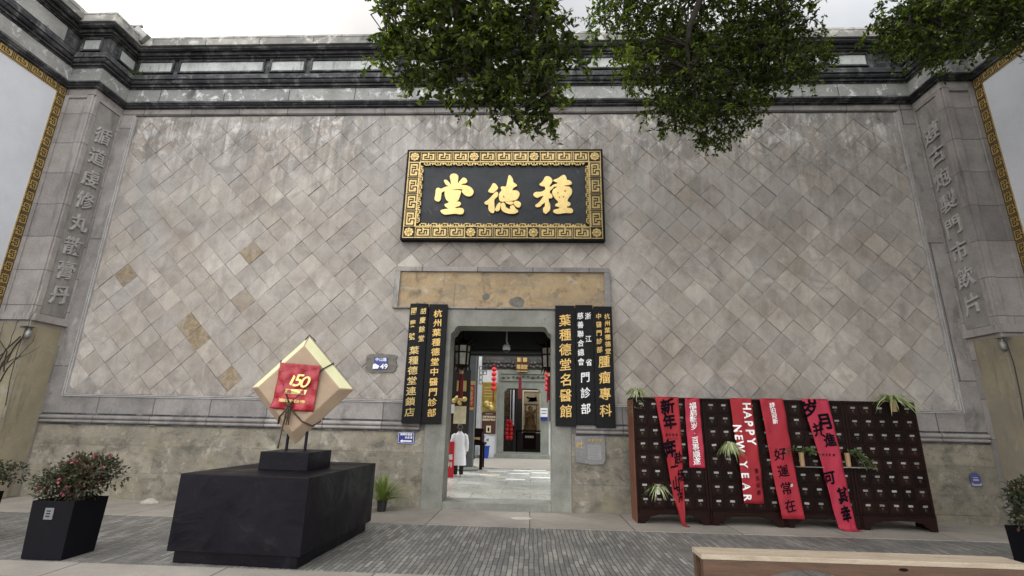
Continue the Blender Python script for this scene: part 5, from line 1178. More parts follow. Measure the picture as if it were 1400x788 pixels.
mb.build('white_lettering', 'white_paint', t, at=A)
t = thing('gilded_shrine', 'carved gilded shrine figure standing on the offering table', 'shrine', (-.1, 15.2, 1.3)); A = (-.1, 15.2, 1.3)
mb = MB(); mb.lathe([(.34, 1.3), (.36, 1.36), (.22, 1.45), (.26, 1.7), (.20, 1.95), (.24, 2.1), (.10, 2.3), (.11, 2.42), (.02, 2.5)], (-.1, 15.2, 0), 14)
for k in range(40): a = rr.uniform(0, 6.28); z = rr.uniform(1.35, 2.3); mb.sphere((-.1 + .26 * cos(a), 15.2 - abs(.22 * sin(a)), z), rr.uniform(.03, .07), 6)
mb.build('figure', 'gold_wood', t, smooth=True, at=A)
mb = MB(); mb.box(-.42, .32, 15.1, 15.3, 2.52, 2.60); mb.box(-.36, -.31, 15.15, 15.25, 1.3, 2.52); mb.box(.19, .24, 15.15, 15.25, 1.3, 2.52); mb.build('canopy', 'gold_wood', t, at=A)

def lantern_string(label, x, y, z, n, r, tail, group='red lantern strings'):
    t = thing('lantern_string', label, 'lanterns', (x, y, z), 0, group)
    mb = MB()
    for k in range(n):
        l = MB(); l.lathe([(r * .35, -r * .8), (r * .8, -r * .5), (r, 0), (r * .8, r * .5), (r * .35, r * .8)], (0, 0, -(k + .5) * r * 1.75), 12); l.build('lantern', 'lantern_red', t, smooth=True)
    mb.tube([(0, 0, .35), (0, 0, -n * r * 1.75 - .02)], .012, 5); mb.build('cord', 'tassel_red', t)
    mb = MB(); z0 = -n * r * 1.75 - .02; mb.lathe([(.012, z0), (.03, z0 - .05), (.035, z0 - tail)], (0, 0, 0), 8); mb.build('tassel', 'tassel_red', t)
lantern_string('string of five red lanterns hanging left of the inner gate', -1.77, 12.1, 4.12, 5, .125, .45)
lantern_string('string of five red lanterns hanging right of the inner gate, close to the jamb', .66, 11.4, 4.05, 5, .12, .45)
def fn():
    t = thing('lantern_cluster', 'cluster of small red and orange ball lanterns inside the inner gate on the left', 'lanterns', (-1.13, 14.0, 1.7))
    rr = random.Random(2)
    for j in range(5):
        for i in range(2):
            m = MB(); m.sphere((i * .2 - .08 + rr.uniform(-.03, .03), rr.uniform(-.05, .05), -j * .19), .105, 10); m.build('ball', 'lantern_red', t, smooth=True)
    mb = MB(); mb.tube([(0, 0, 2.4), (0, 0, -.9)], .01, 5); mb.build('cord', 'tassel_red', t)
fn()
def palace_lantern(label, x, y, z):
    t = thing('palace_lantern', label, 'lantern', (x, y, z), radians(12), 'dark wood palace lanterns')
    mb = MB(); R_, r_ = .20, .235; n = 6
    P6 = lambda r, k, zz: Vector((r * cos(2 * pi * k / n), r * sin(2 * pi * k / n), zz))
    for k in range(n):
        mb.tube([P6(R_, k, -.12), P6(R_ * .86, k, -.62)], .022, 6)
        for zz, rr_ in ((-.12, R_), (-.30, R_ * .95), (-.62, R_ * .86)): mb.tube([P6(rr_, k, zz), P6(rr_, k + 1, zz)], .02, 6)
        mb.tube([P6(.06, k, .0), P6(r_, k, -.08), P6(r_ * 1.35, k, -.03), P6(r_ * 1.5, k, .05)], [.02, .024, .018, .01], 6)
        mb.tube([P6(R_ * .86, k, -.62), P6(R_ * .95, k, -.70), P6(R_ * 1.05, k, -.76)], [.02, .016, .008], 6)
    mb.lathe([(.02, .06), (.07, .0), (R_ * 1.02, -.10), (R_ * 1.02, -.13)], (0, 0, 0), 6); mb.lathe([(R_ * .9, -.60), (R_ * .6, -.68), (.05, -.72)], (0, 0, 0), 6)
    mb.tube([(0, 0, .05), (0, 0, .62)], .010, 5); mb.build('frame', 'dark_wood', t)
    mb = MB(); mb.lathe([(R_ * .93, -.14), (R_ * .80, -.60)], (0, 0, 0), 6); mb.build('glass_pane', 'lantern_pane', t)
    mb = MB(); mb.lathe([(.01, -.72), (.045, -.75), (.045, -.82)], (0, 0, 0), 8); mb.build('tassel_cap', 'gold', t)
    mb = MB(); mb.lathe([(.04, -.82), (.055, -.95), (.06, -1.40)], (0, 0, 0), 8); mb.build('tassel', 'tassel_red', t)
palace_lantern('dark wooden palace lantern with pale panes hanging at the left of the doorway', -1.73, 1.45, 3.62)
palace_lantern('dark wooden palace lantern half hidden by the right door jamb', .42, 1.7, 3.62)
t = thing('hanging_tassel', 'long dark red tassel hanging before the inner gate, under the gold plaque', 'tassel', (-.5, 9.5, 3.4))
mb = MB(); mb.lathe([(.01, .1), (.06, .05), (.065, -.2), (.07, -.80)], (0, 0, 0), 9); mb.tube([(0, 0, .1), (0, 0, 1.6)], .01, 5); mb.build('tassel_body', 'tassel_red', t)
t = thing('ceiling_camera', 'white dome camera hanging on a stalk below the hall ceiling', 'camera', (-.67, 1.9, 3.5))
mb = MB(); mb.tube([(0, 0, .45), (0, 0, .18), (.03, 0, .12)], .022, 8); mb.lathe([(.03, .12), (.09, .08), (.10, .0), (.085, -.04)], (0, 0, 0), 14); mb.build('housing', 'paper_white', t, smooth=True)
mb = MB(); mb.sphere((0, 0, -.04), .07, 12); mb.build('dome', 'black_plastic', t, smooth=True)
t = thing('gold_name_board', 'flared gold lettered board mounted above the inner gate', 'sign board', (-.49, 12.4, 4.1)); A = (-.49, 12.4, 4.1)
mb = MB(); mb.prism([(-.86, 4.42), (-.72, 3.92), (-.26, 3.92), (-.12, 4.42), (-.22, 4.34), (-.76, 4.34)], (12.36, 12.42), 0, lambda u, v, w: (u, w, v)); mb.box(-.76, -.22, 12.355, 12.42, 4.36, 4.62); mb.build('board_panel', 'sign_brown', t, at=A)
mb = MB()
for i, ch in enumerate('種德堂'): put(mb, ch, (-.66 + i * .17, 12.355, 4.16), UX, UZ, NF, .18, .22, 0, .03, .02, .01)
mb.box(-.72, -.53, 12.33, 12.354, 4.40, 4.60); mb.box(-.45, -.26, 12.33, 12.354, 4.40, 4.60); mb.box(-.74, -.24, 12.34, 12.354, 3.95, 3.99)
mb.build('gold_lettering', 'gold_pale', t, at=A)
t = thing('glass_display_panel', 'tall yellow gilded panel on the white wall left of the inner gate', 'panel', (-1.98, 12.55, 2.8)); A = (-1.98, 12.55, 2.8)
mb = MB(); mb.box(-2.33, -1.66, 12.53, 12.597, 2.15, 3.45); mb.build('panel', 'yellow_glass', t, at=A)
mb = MB(); rr = random.Random(1)
for k in range(7): mb.sphere((-1.98 + rr.uniform(-.16, .16), 12.53, 2.42 + rr.uniform(-.15, .12)), rr.uniform(.08, .13), 8)
for k in range(4): mb.box(-2.25, -1.75, 12.522, 12.529, 2.78 + k * .13, 2.84 + k * .13)
mb.build('gilded_relief', 'gold_pale', t, at=A)
t = thing('brown_info_sign', 'brown information sign with cream lettering, below the yellow panel', 'sign', (-1.98, 12.55, 1.6)); A = (-1.98, 12.55, 1.6)
mb = MB(); mb.box(-2.30, -1.66, 12.54, 12.597, 1.14, 2.11); mb.build('board_panel', 'sign_brown', t, at=A)
mb = MB()
for r, s in enumerate(('胡慶餘堂', '名醫門診由此進', '葉種德堂門診部')):
    for i, ch in enumerate(s): put(mb, ch, (-1.98 + (i - (len(s) - 1) / 2) * .085, 12.538, 2.02 - r * .13), UX, UZ, NF, .09 if r else .05, .10 if r else .05, 0, .03, .02, .003)
mb.box(-2.09, -1.87, 12.532, 12.539, 1.20, 1.50); mb.build('cream_lettering', 'cream', t, at=A)
mb = MB(); mb.box(-2.02, -1.94, 12.526, 12.531, 1.25, 1.42); mb.build('emblem', 'ink', t, at=A)
def post(label, x0, x1, y, z1, mt):
    t = thing('timber_post', label, 'post', ((x0 + x1) / 2, y, 0), 0, None); w = (x1 - x0) / 2
    mb = MB(); mb.box(-w, w, -w, w, FZ + .12, z1); mb.build('shaft', mt, t); mb = MB(); mb.lathe([(w * 1.9, FZ), (w * 2.1, FZ + .06), (w * 1.6, FZ + .12)], (0, 0, 0), 12); mb.build('stone_base', 'inner_stone', t)
post('slender pale post on the left of the courtyard, beside the yellow panel', -2.50, -2.36, 12.2, 5.2, 'pale_post')
post('thick grey post behind the left palace lantern, carrying the red scroll', -2.36, -1.96, 6.6, 4.4, 'grey_post')
t = thing('lattice_bracket', 'small grey lattice bracket fixed beside the thick grey post', 'bracket', (-1.85, 6.5, 3.4)); mb = MB()
for k in range(4):
    for i in range(2 if k < 2 else 1):
        x, z = i * .14, -k * .16
        for a in ((x, x + .13, z, z + .02), (x, x + .13, z + .12, z + .14), (x, x + .02, z + .021, z + .119), (x + .11, x + .13, z + .021, z + .119)): mb.box(a[0], a[1], -.02, .02, a[2], a[3])
mb.build('lattice', 'grey_post', t)
t = thing('hanging_scroll', 'narrow red and gold scroll hanging on the thick grey post', 'scroll', (-2.08, 6.2, 2.5)); mb = MB()
mb.box(-.12, .12, -.02, .0, -.36, .36); mb.build('paper', 'signal_red', t); mb = MB()
for i, ch in enumerate('恭喜發財'): put(mb, ch, (0, -.021, .24 - i * .16), UX, UZ, NF, .2, .16, 0, .03, .02, .004)
mb.box(-.14, .14, -.03, .01, .37, .50); mb.box(-.12, .12, -.03, .01, -.45, -.37); mb.build('gold_lettering', 'gold_pale', t)
t = thing('service_counter', 'dark wooden service counter against the left of the courtyard', 'counter', (-2.0, 7.2, 0)); A = (-2.0, 7.2, 0)
mb = MB(); mb.bbox(-2.9, -1.66, 6.9, 7.8, 1.34, 1.45, .01); mb.build('counter_top', 'dark_wood', t, at=A)
mb = MB(); mb.box(-2.85, -1.72, 6.95, 7.75, 1.0, 1.339); mb.build('drawer_case', 'dark_wood', t, at=A)
mb = MB(); mb.bbox(-2.9, -1.62, 6.85, 7.8, .90, .98, .01); mb.build('lower_shelf', 'dark_wood', t, at=A)
for x in (-2.8, -1.78):
    for y in (6.95, 7.6): mb = MB(); mb.box(x, x + .1, y, y + .1, FZ, .899); mb.build('leg', 'dark_wood', t, at=A)
mb = MB(); mb.box(-1.98, -1.78, 6.94, 6.949, 1.08, 1.16); mb.build('brass_plate', 'gold', t, at=A)
t = thing('waste_bin', 'blue plastic waste bin by the white wall under the brown sign', 'bin', (-2.05, 11.9, FZ)); mb = MB()
vs = [(-.14, -.12, 0), (.14, -.12, 0), (.14, .12, 0), (-.14, .12, 0), (-.19, -.16, .52), (.19, -.16, .52), (.19, .16, .52), (-.19, .16, .52)]
mb.add(vs, [(3, 2, 1, 0), (0, 1, 5, 4), (1, 2, 6, 5), (2, 3, 7, 6), (3, 0, 4, 7)]); mb.box(-.21, .21, -.18, .18, .50, .54); mb.build('bin_body', 'blue_bin', t)
t = thing('standing_fan', 'pale standing fan behind the blue bin', 'fan', (-2.1, 12.25, FZ)); mb = MB(); mb.tube([(0, 0, .02), (0, 0, .62)], .02, 8); mb.lathe([(.16, 0), (.15, .03), (.03, .05)], (0, 0, 0), 14); mb.build('stand', 'paper_white', t)
mb = MB(); mb.tube([(.22 * cos(a), -.05, .78 + .22 * sin(a)) for a in [2 * pi * k / 20 for k in range(21)]], .012, 6)
for k in range(16): a = 2 * pi * k / 16; mb.tube([(0, -.07, .78), (.22 * cos(a), -.05, .78 + .22 * sin(a))], .004, 4)
mb.build('grille', 'paper_white', t); mb = MB()
for k in range(3): a = 2 * pi * k / 3; mb.prism([(.02 * cos(a), .78 + .02 * sin(a)), (.18 * cos(a - .45), .78 + .18 * sin(a - .45)), (.19 * cos(a + .35), .78 + .19 * sin(a + .35))], (-.04, -.03), 0, lambda u, v, w: (u, w, v))
mb.build('blade', 'plate_grey', t)
t = thing('red_floor_stand', 'red promotional floor stand beside the person in the white coat', 'stand', (-2.40, 4.35, FZ)); mb = MB()
mb.prism([(-.26, .0), (.16, .0), (.12, .98), (-.22, .98)], (-.02, .01), 0, lambda u, v, w: (u, w + v * .1, v)); mb.build('panel', 'signal_red', t)
mb = MB()
for i, ch in enumerate('福利'): put(mb, ch, (.02, -.022 + (.55 - i * .2) * .1, .55 - i * .2), UX, UZ, NF, .16, .16, 0, .03, .02, .003)
mb.build('white_lettering', 'white_paint', t); mb = MB(); mb.box(-.2, .1, .01, .30, 0, .03); mb.build('foot', 'black_plastic', t)
t = thing('notice_board', 'dark notice board with pinned papers behind the person in the white coat', 'notice board', (-2.65, 5.6, 1.9)); A = (-2.65, 5.6, 1.9)
mb = MB(); mb.box(-3.3, -2.02, 5.6, 5.66, .5, 3.3); mb.build('board_panel', 'dark_panel', t, at=A)
mb = MB(); mb.box(-2.52, -2.12, 5.57, 5.599, 1.60, 2.15); mb.build('picture_sheet', 'cream', t, at=A)
mb = MB(); mb.box(-2.86, -2.60, 5.57, 5.599, 1.35, 1.85); mb.build('pink_sheet', 'pink_paper', t, at=A)
mb = MB(); mb.box(-2.84, -2.50, 5.45, 5.569, 1.92, 2.2); mb.build('paper_bag', 'paper_white', t, at=A)
mb = MB(); rr = random.Random(5)
for k in range(8): mb.sphere((-2.35 + rr.uniform(-.18, .18), 5.56, 2.32 + rr.uniform(-.1, .1)), rr.uniform(.05, .09), 8)
mb.box(-2.45, -2.15, 5.50, 5.599, 2.62, 2.95); mb.build('gilt_ornament', 'gold_pale', t, smooth=False, at=A)
t = thing('wall_notice', 'blue and white notice fixed to the right side of the inner gate', 'notice', (.54, 12.5, 2.0)); mb = MB(); mb.box(-.16, .16, -.02, .0, -.06, .33); mb.build('sheet', 'paper_white', t); mb = MB(); mb.box(-.16, .16, -.03, -.021, -.22, -.07); mb.box(-.12, .12, -.025, -.021, .08, .11); mb.box(-.12, .12, -.025, -.021, .2, .23); mb.build('blue_print', 'blue_enamel', t)
mb = MB(); mb.box(.80, 1.3, 12.5, 12.598, 1.75, 4.0); tag(mb.build('dark_door_board', 'dark_panel'), 'dark upright board on the white wall right of the inner gate', 'board')
# floor guide strips
rr = random.Random(8)
for k, (px, py, w) in enumerate(((-1.02, 7.6, .55), (-.30, 7.0, .62), (.24, 7.2, .52), (-1.14, 6.5, .62), (.28, 6.3, .55), (-.40, 5.95, .66), (-1.28, 5.3, .62), (.26, 4.95, .58), (-.46, 4.3, .56))):
    mb = MB(); mb.box(px - w / 2, px + w / 2, py - .14, py + .14, .116, .119); o = mb.build('floor_strip', 'cream' if k == 6 else 'white_paint')
    tag(o, 'flat %s strip stuck on the courtyard floor, %s' % ('cream' if k == 6 else 'white', ('back row left', 'back row centre', 'back row right', 'second row left', 'second row right', 'second row centre', 'front row left, the yellowish one', 'front row right', 'nearest the doorway')[k]), 'floor strip', 'guide strips on the courtyard floor')

# ------------------------------------------------------------------ the person in the white coat, seen from behind
def skin_mesh(name, verts, edges, mt, parent, root=0, sub=2):
    me = bpy.data.meshes.new(name); me.from_pydata([v[:3] for v in verts], edges, []); o = bpy.data.objects.new(name, me); COL.objects.link(o)
    o.modifiers.new('skin', 'SKIN')
    for i, v in enumerate(verts): me.skin_vertices[0].data[i].radius = (v[3], v[4] if len(v) > 4 else v[3]); me.skin_vertices[0].data[i].use_root = (i == root)
    s = o.modifiers.new('sub', 'SUBSURF'); s.levels = sub; s.render_levels = sub
    bpy.context.view_layer.update(); m2 = bpy.data.meshes.new_from_object(o.evaluated_get(bpy.context.evaluated_depsgraph_get()))
    o.modifiers.clear(); o.data = m2; m2.materials.clear(); m2.materials.append(M[mt]); m2.polygons.foreach_set('use_smooth', [True] * len(m2.polygons)); o.parent = parent; return o
pe = thing('person', 'person in long white patterned coat and black trousers, back turned, inside the doorway', 'person', (-2.14, 4.55, FZ), radians(8)); pe.scale = (.92, .92, .90)
V = [(0, 0, .88, .125, .10), (0, .01, 1.06, .115, .09), (0, .015, 1.22, .135, .085), (0, .01, 1.33, .07, .06), (0, .02, 1.40, .045, .045), (0, .03, 1.47, .066, .078), (0, .025, 1.56, .070, .085), (0, .02, 1.615, .045, .05)]
E = [(i, i + 1) for i in range(7)]
for s in (-1, 1):
    b = len(V); V += [(s * .09, .0, .82, .085), (s * .095, .01, .48, .058), (s * .09, -.01, .09, .040), (s * .10, .12, .04, .036)]; E += [(0, b), (b, b + 1), (b + 1, b + 2), (b + 2, b + 3)]
    b = len(V); V += [(s * .17, .01, 1.30, .055), (s * .225, .0, 1.05, .042), (s * .235, .06, .83, .030), (s * .235, .085, .775, .030, .018)]; E += [(2, b), (b, b + 1), (b + 1, b + 2), (b + 2, b + 3)]
    for k, (dx, L) in enumerate(((-.024, .062), (-.008, .075), (.009, .070), (.025, .055))):
        f = len(V); V += [(s * .235 + dx * .35, .09 + dx * .8, .755, .0085), (s * .237 + dx * .3, .10 + dx * .85, .755 - L * .55, .0080), (s * .232 + dx * .3, .113 + dx * .8, .755 - L, .0068)]; E += [(b + 3, f), (f, f + 1), (f + 1, f + 2)]
    f = len(V); V += [(s * .225, .115, .785, .0095), (s * .215, .135, .755, .0085), (s * .213, .14, .725, .007)]; E += [(b + 3, f), (f, f + 1), (f + 1, f + 2)]
body = skin_mesh('body', V, E, 'skin', pe)
mb = MB()
n = 24
def coat_ring(z, rx, ry, ph=0): return [(rx * cos(2 * pi * k / n) * (1 + ph * .04 * sin(5 * 2 * pi * k / n + z)), ry * sin(2 * pi * k / n) * (1 + ph * .05 * sin(4 * 2 * pi * k / n)) + .01, z) for k in range(n)]
rings = [coat_ring(.36, .235, .175, 1), coat_ring(.55, .222, .165, 1), coat_ring(.80, .205, .150, .6), coat_ring(1.0, .185, .135, .3), coat_ring(1.18, .190, .125), coat_ring(1.28, .185, .115), coat_ring(1.34, .13, .10), coat_ring(1.385, .075, .075), coat_ring(1.41, .07, .072)]
vs = [v for r in rings for v in r]; mb.add(vs, [(i * n + k, i * n + (k + 1) % n, (i + 1) * n + (k + 1) % n, (i + 1) * n + k) for i in range(len(rings) - 1) for k in range(n)])
for s in (-1, 1): mb.tube([(s * .13, .01, 1.31), (s * .19, .01, 1.27), (s * .225, .0, 1.12), (s * .24, .0, 1.02), (s * .245, .05, .88), (s * .242, .075, .80)], [.06, .075, .068, .064, .056, .052], 12, caps=False)
mb.build('white_coat', 'coat', body, smooth=True)
mb = MB(); mb.lathe([(.02, -.12), (.070, -.09), (.088, -.02), (.088, .04), (.070, .085), (.03, .108), (.004, .112)], (0, .022, 1.545), 16, 0, .95, 1.08); mb.sphere((0, -.075, 1.48), .045, 10)
mb.v = [(x, y if y < .06 or z > 1.575 else .06, z) for x, y, z in mb.v]; mb.build('hair', 'hair', body, smooth=True)
for s in (-1, 1):
    mb = MB(); mb.tube([(s * .095, .005, .60), (s * .096, .008, .46), (s * .092, -.005, .25), (s * .09, -.008, .09)], [.095, .080, .070, .066], 12); mb.build('trouser_leg', 'trouser', body, smooth=True)
    mb = MB(); bm_ = bmesh.new(); bmesh.ops.create_icosphere(bm_, subdivisions=2, radius=1)
    for v in bm_.verts: v.co = Vector((s * .095 + v.co.x * .052, .045 + v.co.y * .135, .045 + max(-.045, v.co.z * .055)))
    mb.bm(bm_); mb.build('shoe', 'shoe', body, smooth=True)
mb = MB()
for s in (-1, 1):
    mb.sphere((s * .030, .107, 1.545), .010, 8); mb.sphere((s * .072, .02, 1.535), .018, 8, 0, 1.4)
mb.tube([(0, .095, 1.55), (0, .122, 1.515), (0, .105, 1.505)], [.010, .014, .010], 8); mb.tube([(-.022, .103, 1.482), (0, .110, 1.480), (.022, .103, 1.482)], [.004, .007, .004], 6)
mb.build('face_features', 'skin', body, smooth=True)

# ------------------------------------------------------------------ the two street trees whose boughs hang into view
def bough_tree(name, label, base, trunk, blobs, mt, seed, ll, lw, dens, limbs):
    rr = random.Random(seed); t = thing(name, label, 'tree', base, 0, 'street trees'); A = base
    mb = MB(); mb.tube(trunk, [.34, .27, .24, .20, .15][:len(trunk)], 14); mb.build('trunk', 'bark', t, smooth=True, at=A)
    lm = MB(); tips = []
    for pts in limbs:
        pts = [Vector(p) for p in pts]; fine = []
        for i in range(len(pts) - 1):
            for k in range(4): fine.append(pts[i].lerp(pts[i + 1], k / 4) + Vector((rr.gauss(0, .05), rr.gauss(0, .05), rr.gauss(0, .04))))
        fine.append(pts[-1]); lm.tube(fine, [.10 * (1 - .85 * i / len(fine)) + .008 for i in range(len(fine))], 7)
        tips += fine[2:]
    crown = MB(); crown.tone = True
    for (c, rad, dn, *sun_tint) in blobs:
        c = Vector(c); vol = rad[0] * rad[1] * rad[2]; ns = max(4, int(dens * dn * vol ** .75))
        near = min(tips, key=lambda q: (q - c).length); 
        for s in range(ns):
            d = Vector((rr.gauss(0, 1), rr.gauss(0, 1), rr.gauss(0, 1))).normalized(); r = rr.random() ** .42
            p = c + Vector((d.x * rad[0], d.y * rad[1], d.z * rad[2])) * r
            dr = (Vector((rr.gauss(0, .7), rr.gauss(0, .7), -.55 + rr.gauss(0, .4)))).normalized(); L = rr.uniform(.15, .32); e = p + dr * L; m = p + dr * L * .5 + Vector((0, 0, .04))
            lm.tube([p, m, e], [.0045, .0035, .002], 4, caps=False)
            if s % 5 == 0:
                src = near if rr.random() < .5 else min(tips, key=lambda q: (q - p).length); mid = src.lerp(p, .5) + Vector((rr.gauss(0, .1), rr.gauss(0, .1), .12))
                if (src - p).length < 1.7: lm.tube([src, mid, p], [.014, .010, .005], 5, caps=False)
            k = rr.randint(9, 15); bright = (.38 if r > .74 else .09) + (sun_tint[0] if sun_tint else 0)  # outer twigs and marked blobs get paler leaves, painted as sunlit edges
            for i in range(k):
                f = (i + 1) / k; q = p.lerp(m, f * 2) if f < .5 else m.lerp(e, f * 2 - 1)
                ld = dr * .5 + Vector((rr.gauss(0, .8), rr.gauss(0, .8), rr.gauss(-.15, .6)))
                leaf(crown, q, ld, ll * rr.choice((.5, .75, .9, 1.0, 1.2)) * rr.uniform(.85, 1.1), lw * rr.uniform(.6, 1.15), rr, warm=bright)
    lm.build('limbs', 'bark', t, at=A); crown.build('crown', mt, t, at=A)
# pixel-free: all positions are metres in the street
bough_tree('camphor_tree', 'tree with larger loose leaves whose bough hangs over the plaque from above', (-.6, -12.6, -.02),
    [(-.6, -12.6, -.1), (-.55, -12.5, 2), (-.45, -12.2, 4.2), (-.4, -11.6, 6.6), (-.3, -10.6, 8.8)],
    [((-1.6,-5.2,6.96),(0.5,0.49,0.47),1),((-1.14,-5.0,7.09),(0.76,0.72,0.67),1.15),((-0.32,-5.2,6.94),(0.73,0.69,0.64),1),((-1.83,-5.1,6.41),(0.35,0.33,0.32),0.9),((-1.3,-5.0,6.37),(0.55,0.49,0.44),1.1),((-0.7,-5.1,6.27),(0.58,0.57,0.56),1.1),((-0.4,-5.0,5.73),(0.4,0.37,0.33),1.1),((0.06,-5.0,5.61),(0.33,0.32,0.3),1.2),((0.03,-5.2,5.96),(0.42,0.43,0.43),0.9),((0.32,-5.0,6.35),(0.29,0.27,0.25),0.7),((0.12,-5.3,6.54),(0.47,0.43,0.39),0.6),((-0.89,-5.0,5.9),(0.34,0.29,0.25),0.6),((0.65,-5.2,6.8),(0.38,0.31,0.23),0.15),((0.44,-5.1,6.57),(0.21,0.21,0.21),0.5),((-1.94,-5.1,6.76),(0.3,0.34,0.38),0.8),((-1.77,-5.3,8.18),(0.82,0.73,0.64),0.8),((-0.65,-5.3,8.28),(0.91,0.81,0.71),0.8),((0.93,-7.0,9.67),(0.9,0.9,0.6),0.3),((2.68,-7.0,9.88),(0.9,0.9,0.6),0.3),((-2.34,-7.74,9.91),(0.9,0.9,0.6),0.3),((1.07,-6.57,8.58),(0.9,0.9,0.6),0.3),((0.08,-8.33,9.27),(0.9,0.9,0.6),0.3),((0.66,-8.96,8.75),(0.9,0.9,0.6),0.3),((-0.96,-6.53,9.63),(0.9,0.9,0.6),0.3),((-1.62,-6.85,8.62),(0.9,0.9,0.6),0.3),((0.9,-8.66,8.4),(0.9,0.9,0.6),0.3),((2.29,-8.43,8.74),(0.9,0.9,0.6),0.3),((2.9,-6.64,8.86),(0.9,0.9,0.6),0.3),((2.79,-7.54,9.48),(0.9,0.9,0.6),0.3)], 'leaf_tree', 31, .108, .060, 350,
    [[(-.4, -11.6, 6.6), (-.7, -9.3, 9.4), (-1.1, -6.8, 8.6), (-1.2, -5.2, 7.2), (-.9, -5.1, 6.2)], [(-.3, -10.6, 8.8), (.2, -8, 9.2), (-.1, -6, 7.8), (-.05, -5.1, 6.4), (.2, -5.0, 5.7)], [(-.3, -10.6, 8.8), (1.2, -8.4, 9.8), (2.2, -7.2, 9.4)], [(-.4, -11.6, 6.6), (-1.9, -8.6, 9.2), (-1.9, -6, 8), (-2.0, -5.2, 7.1)]])
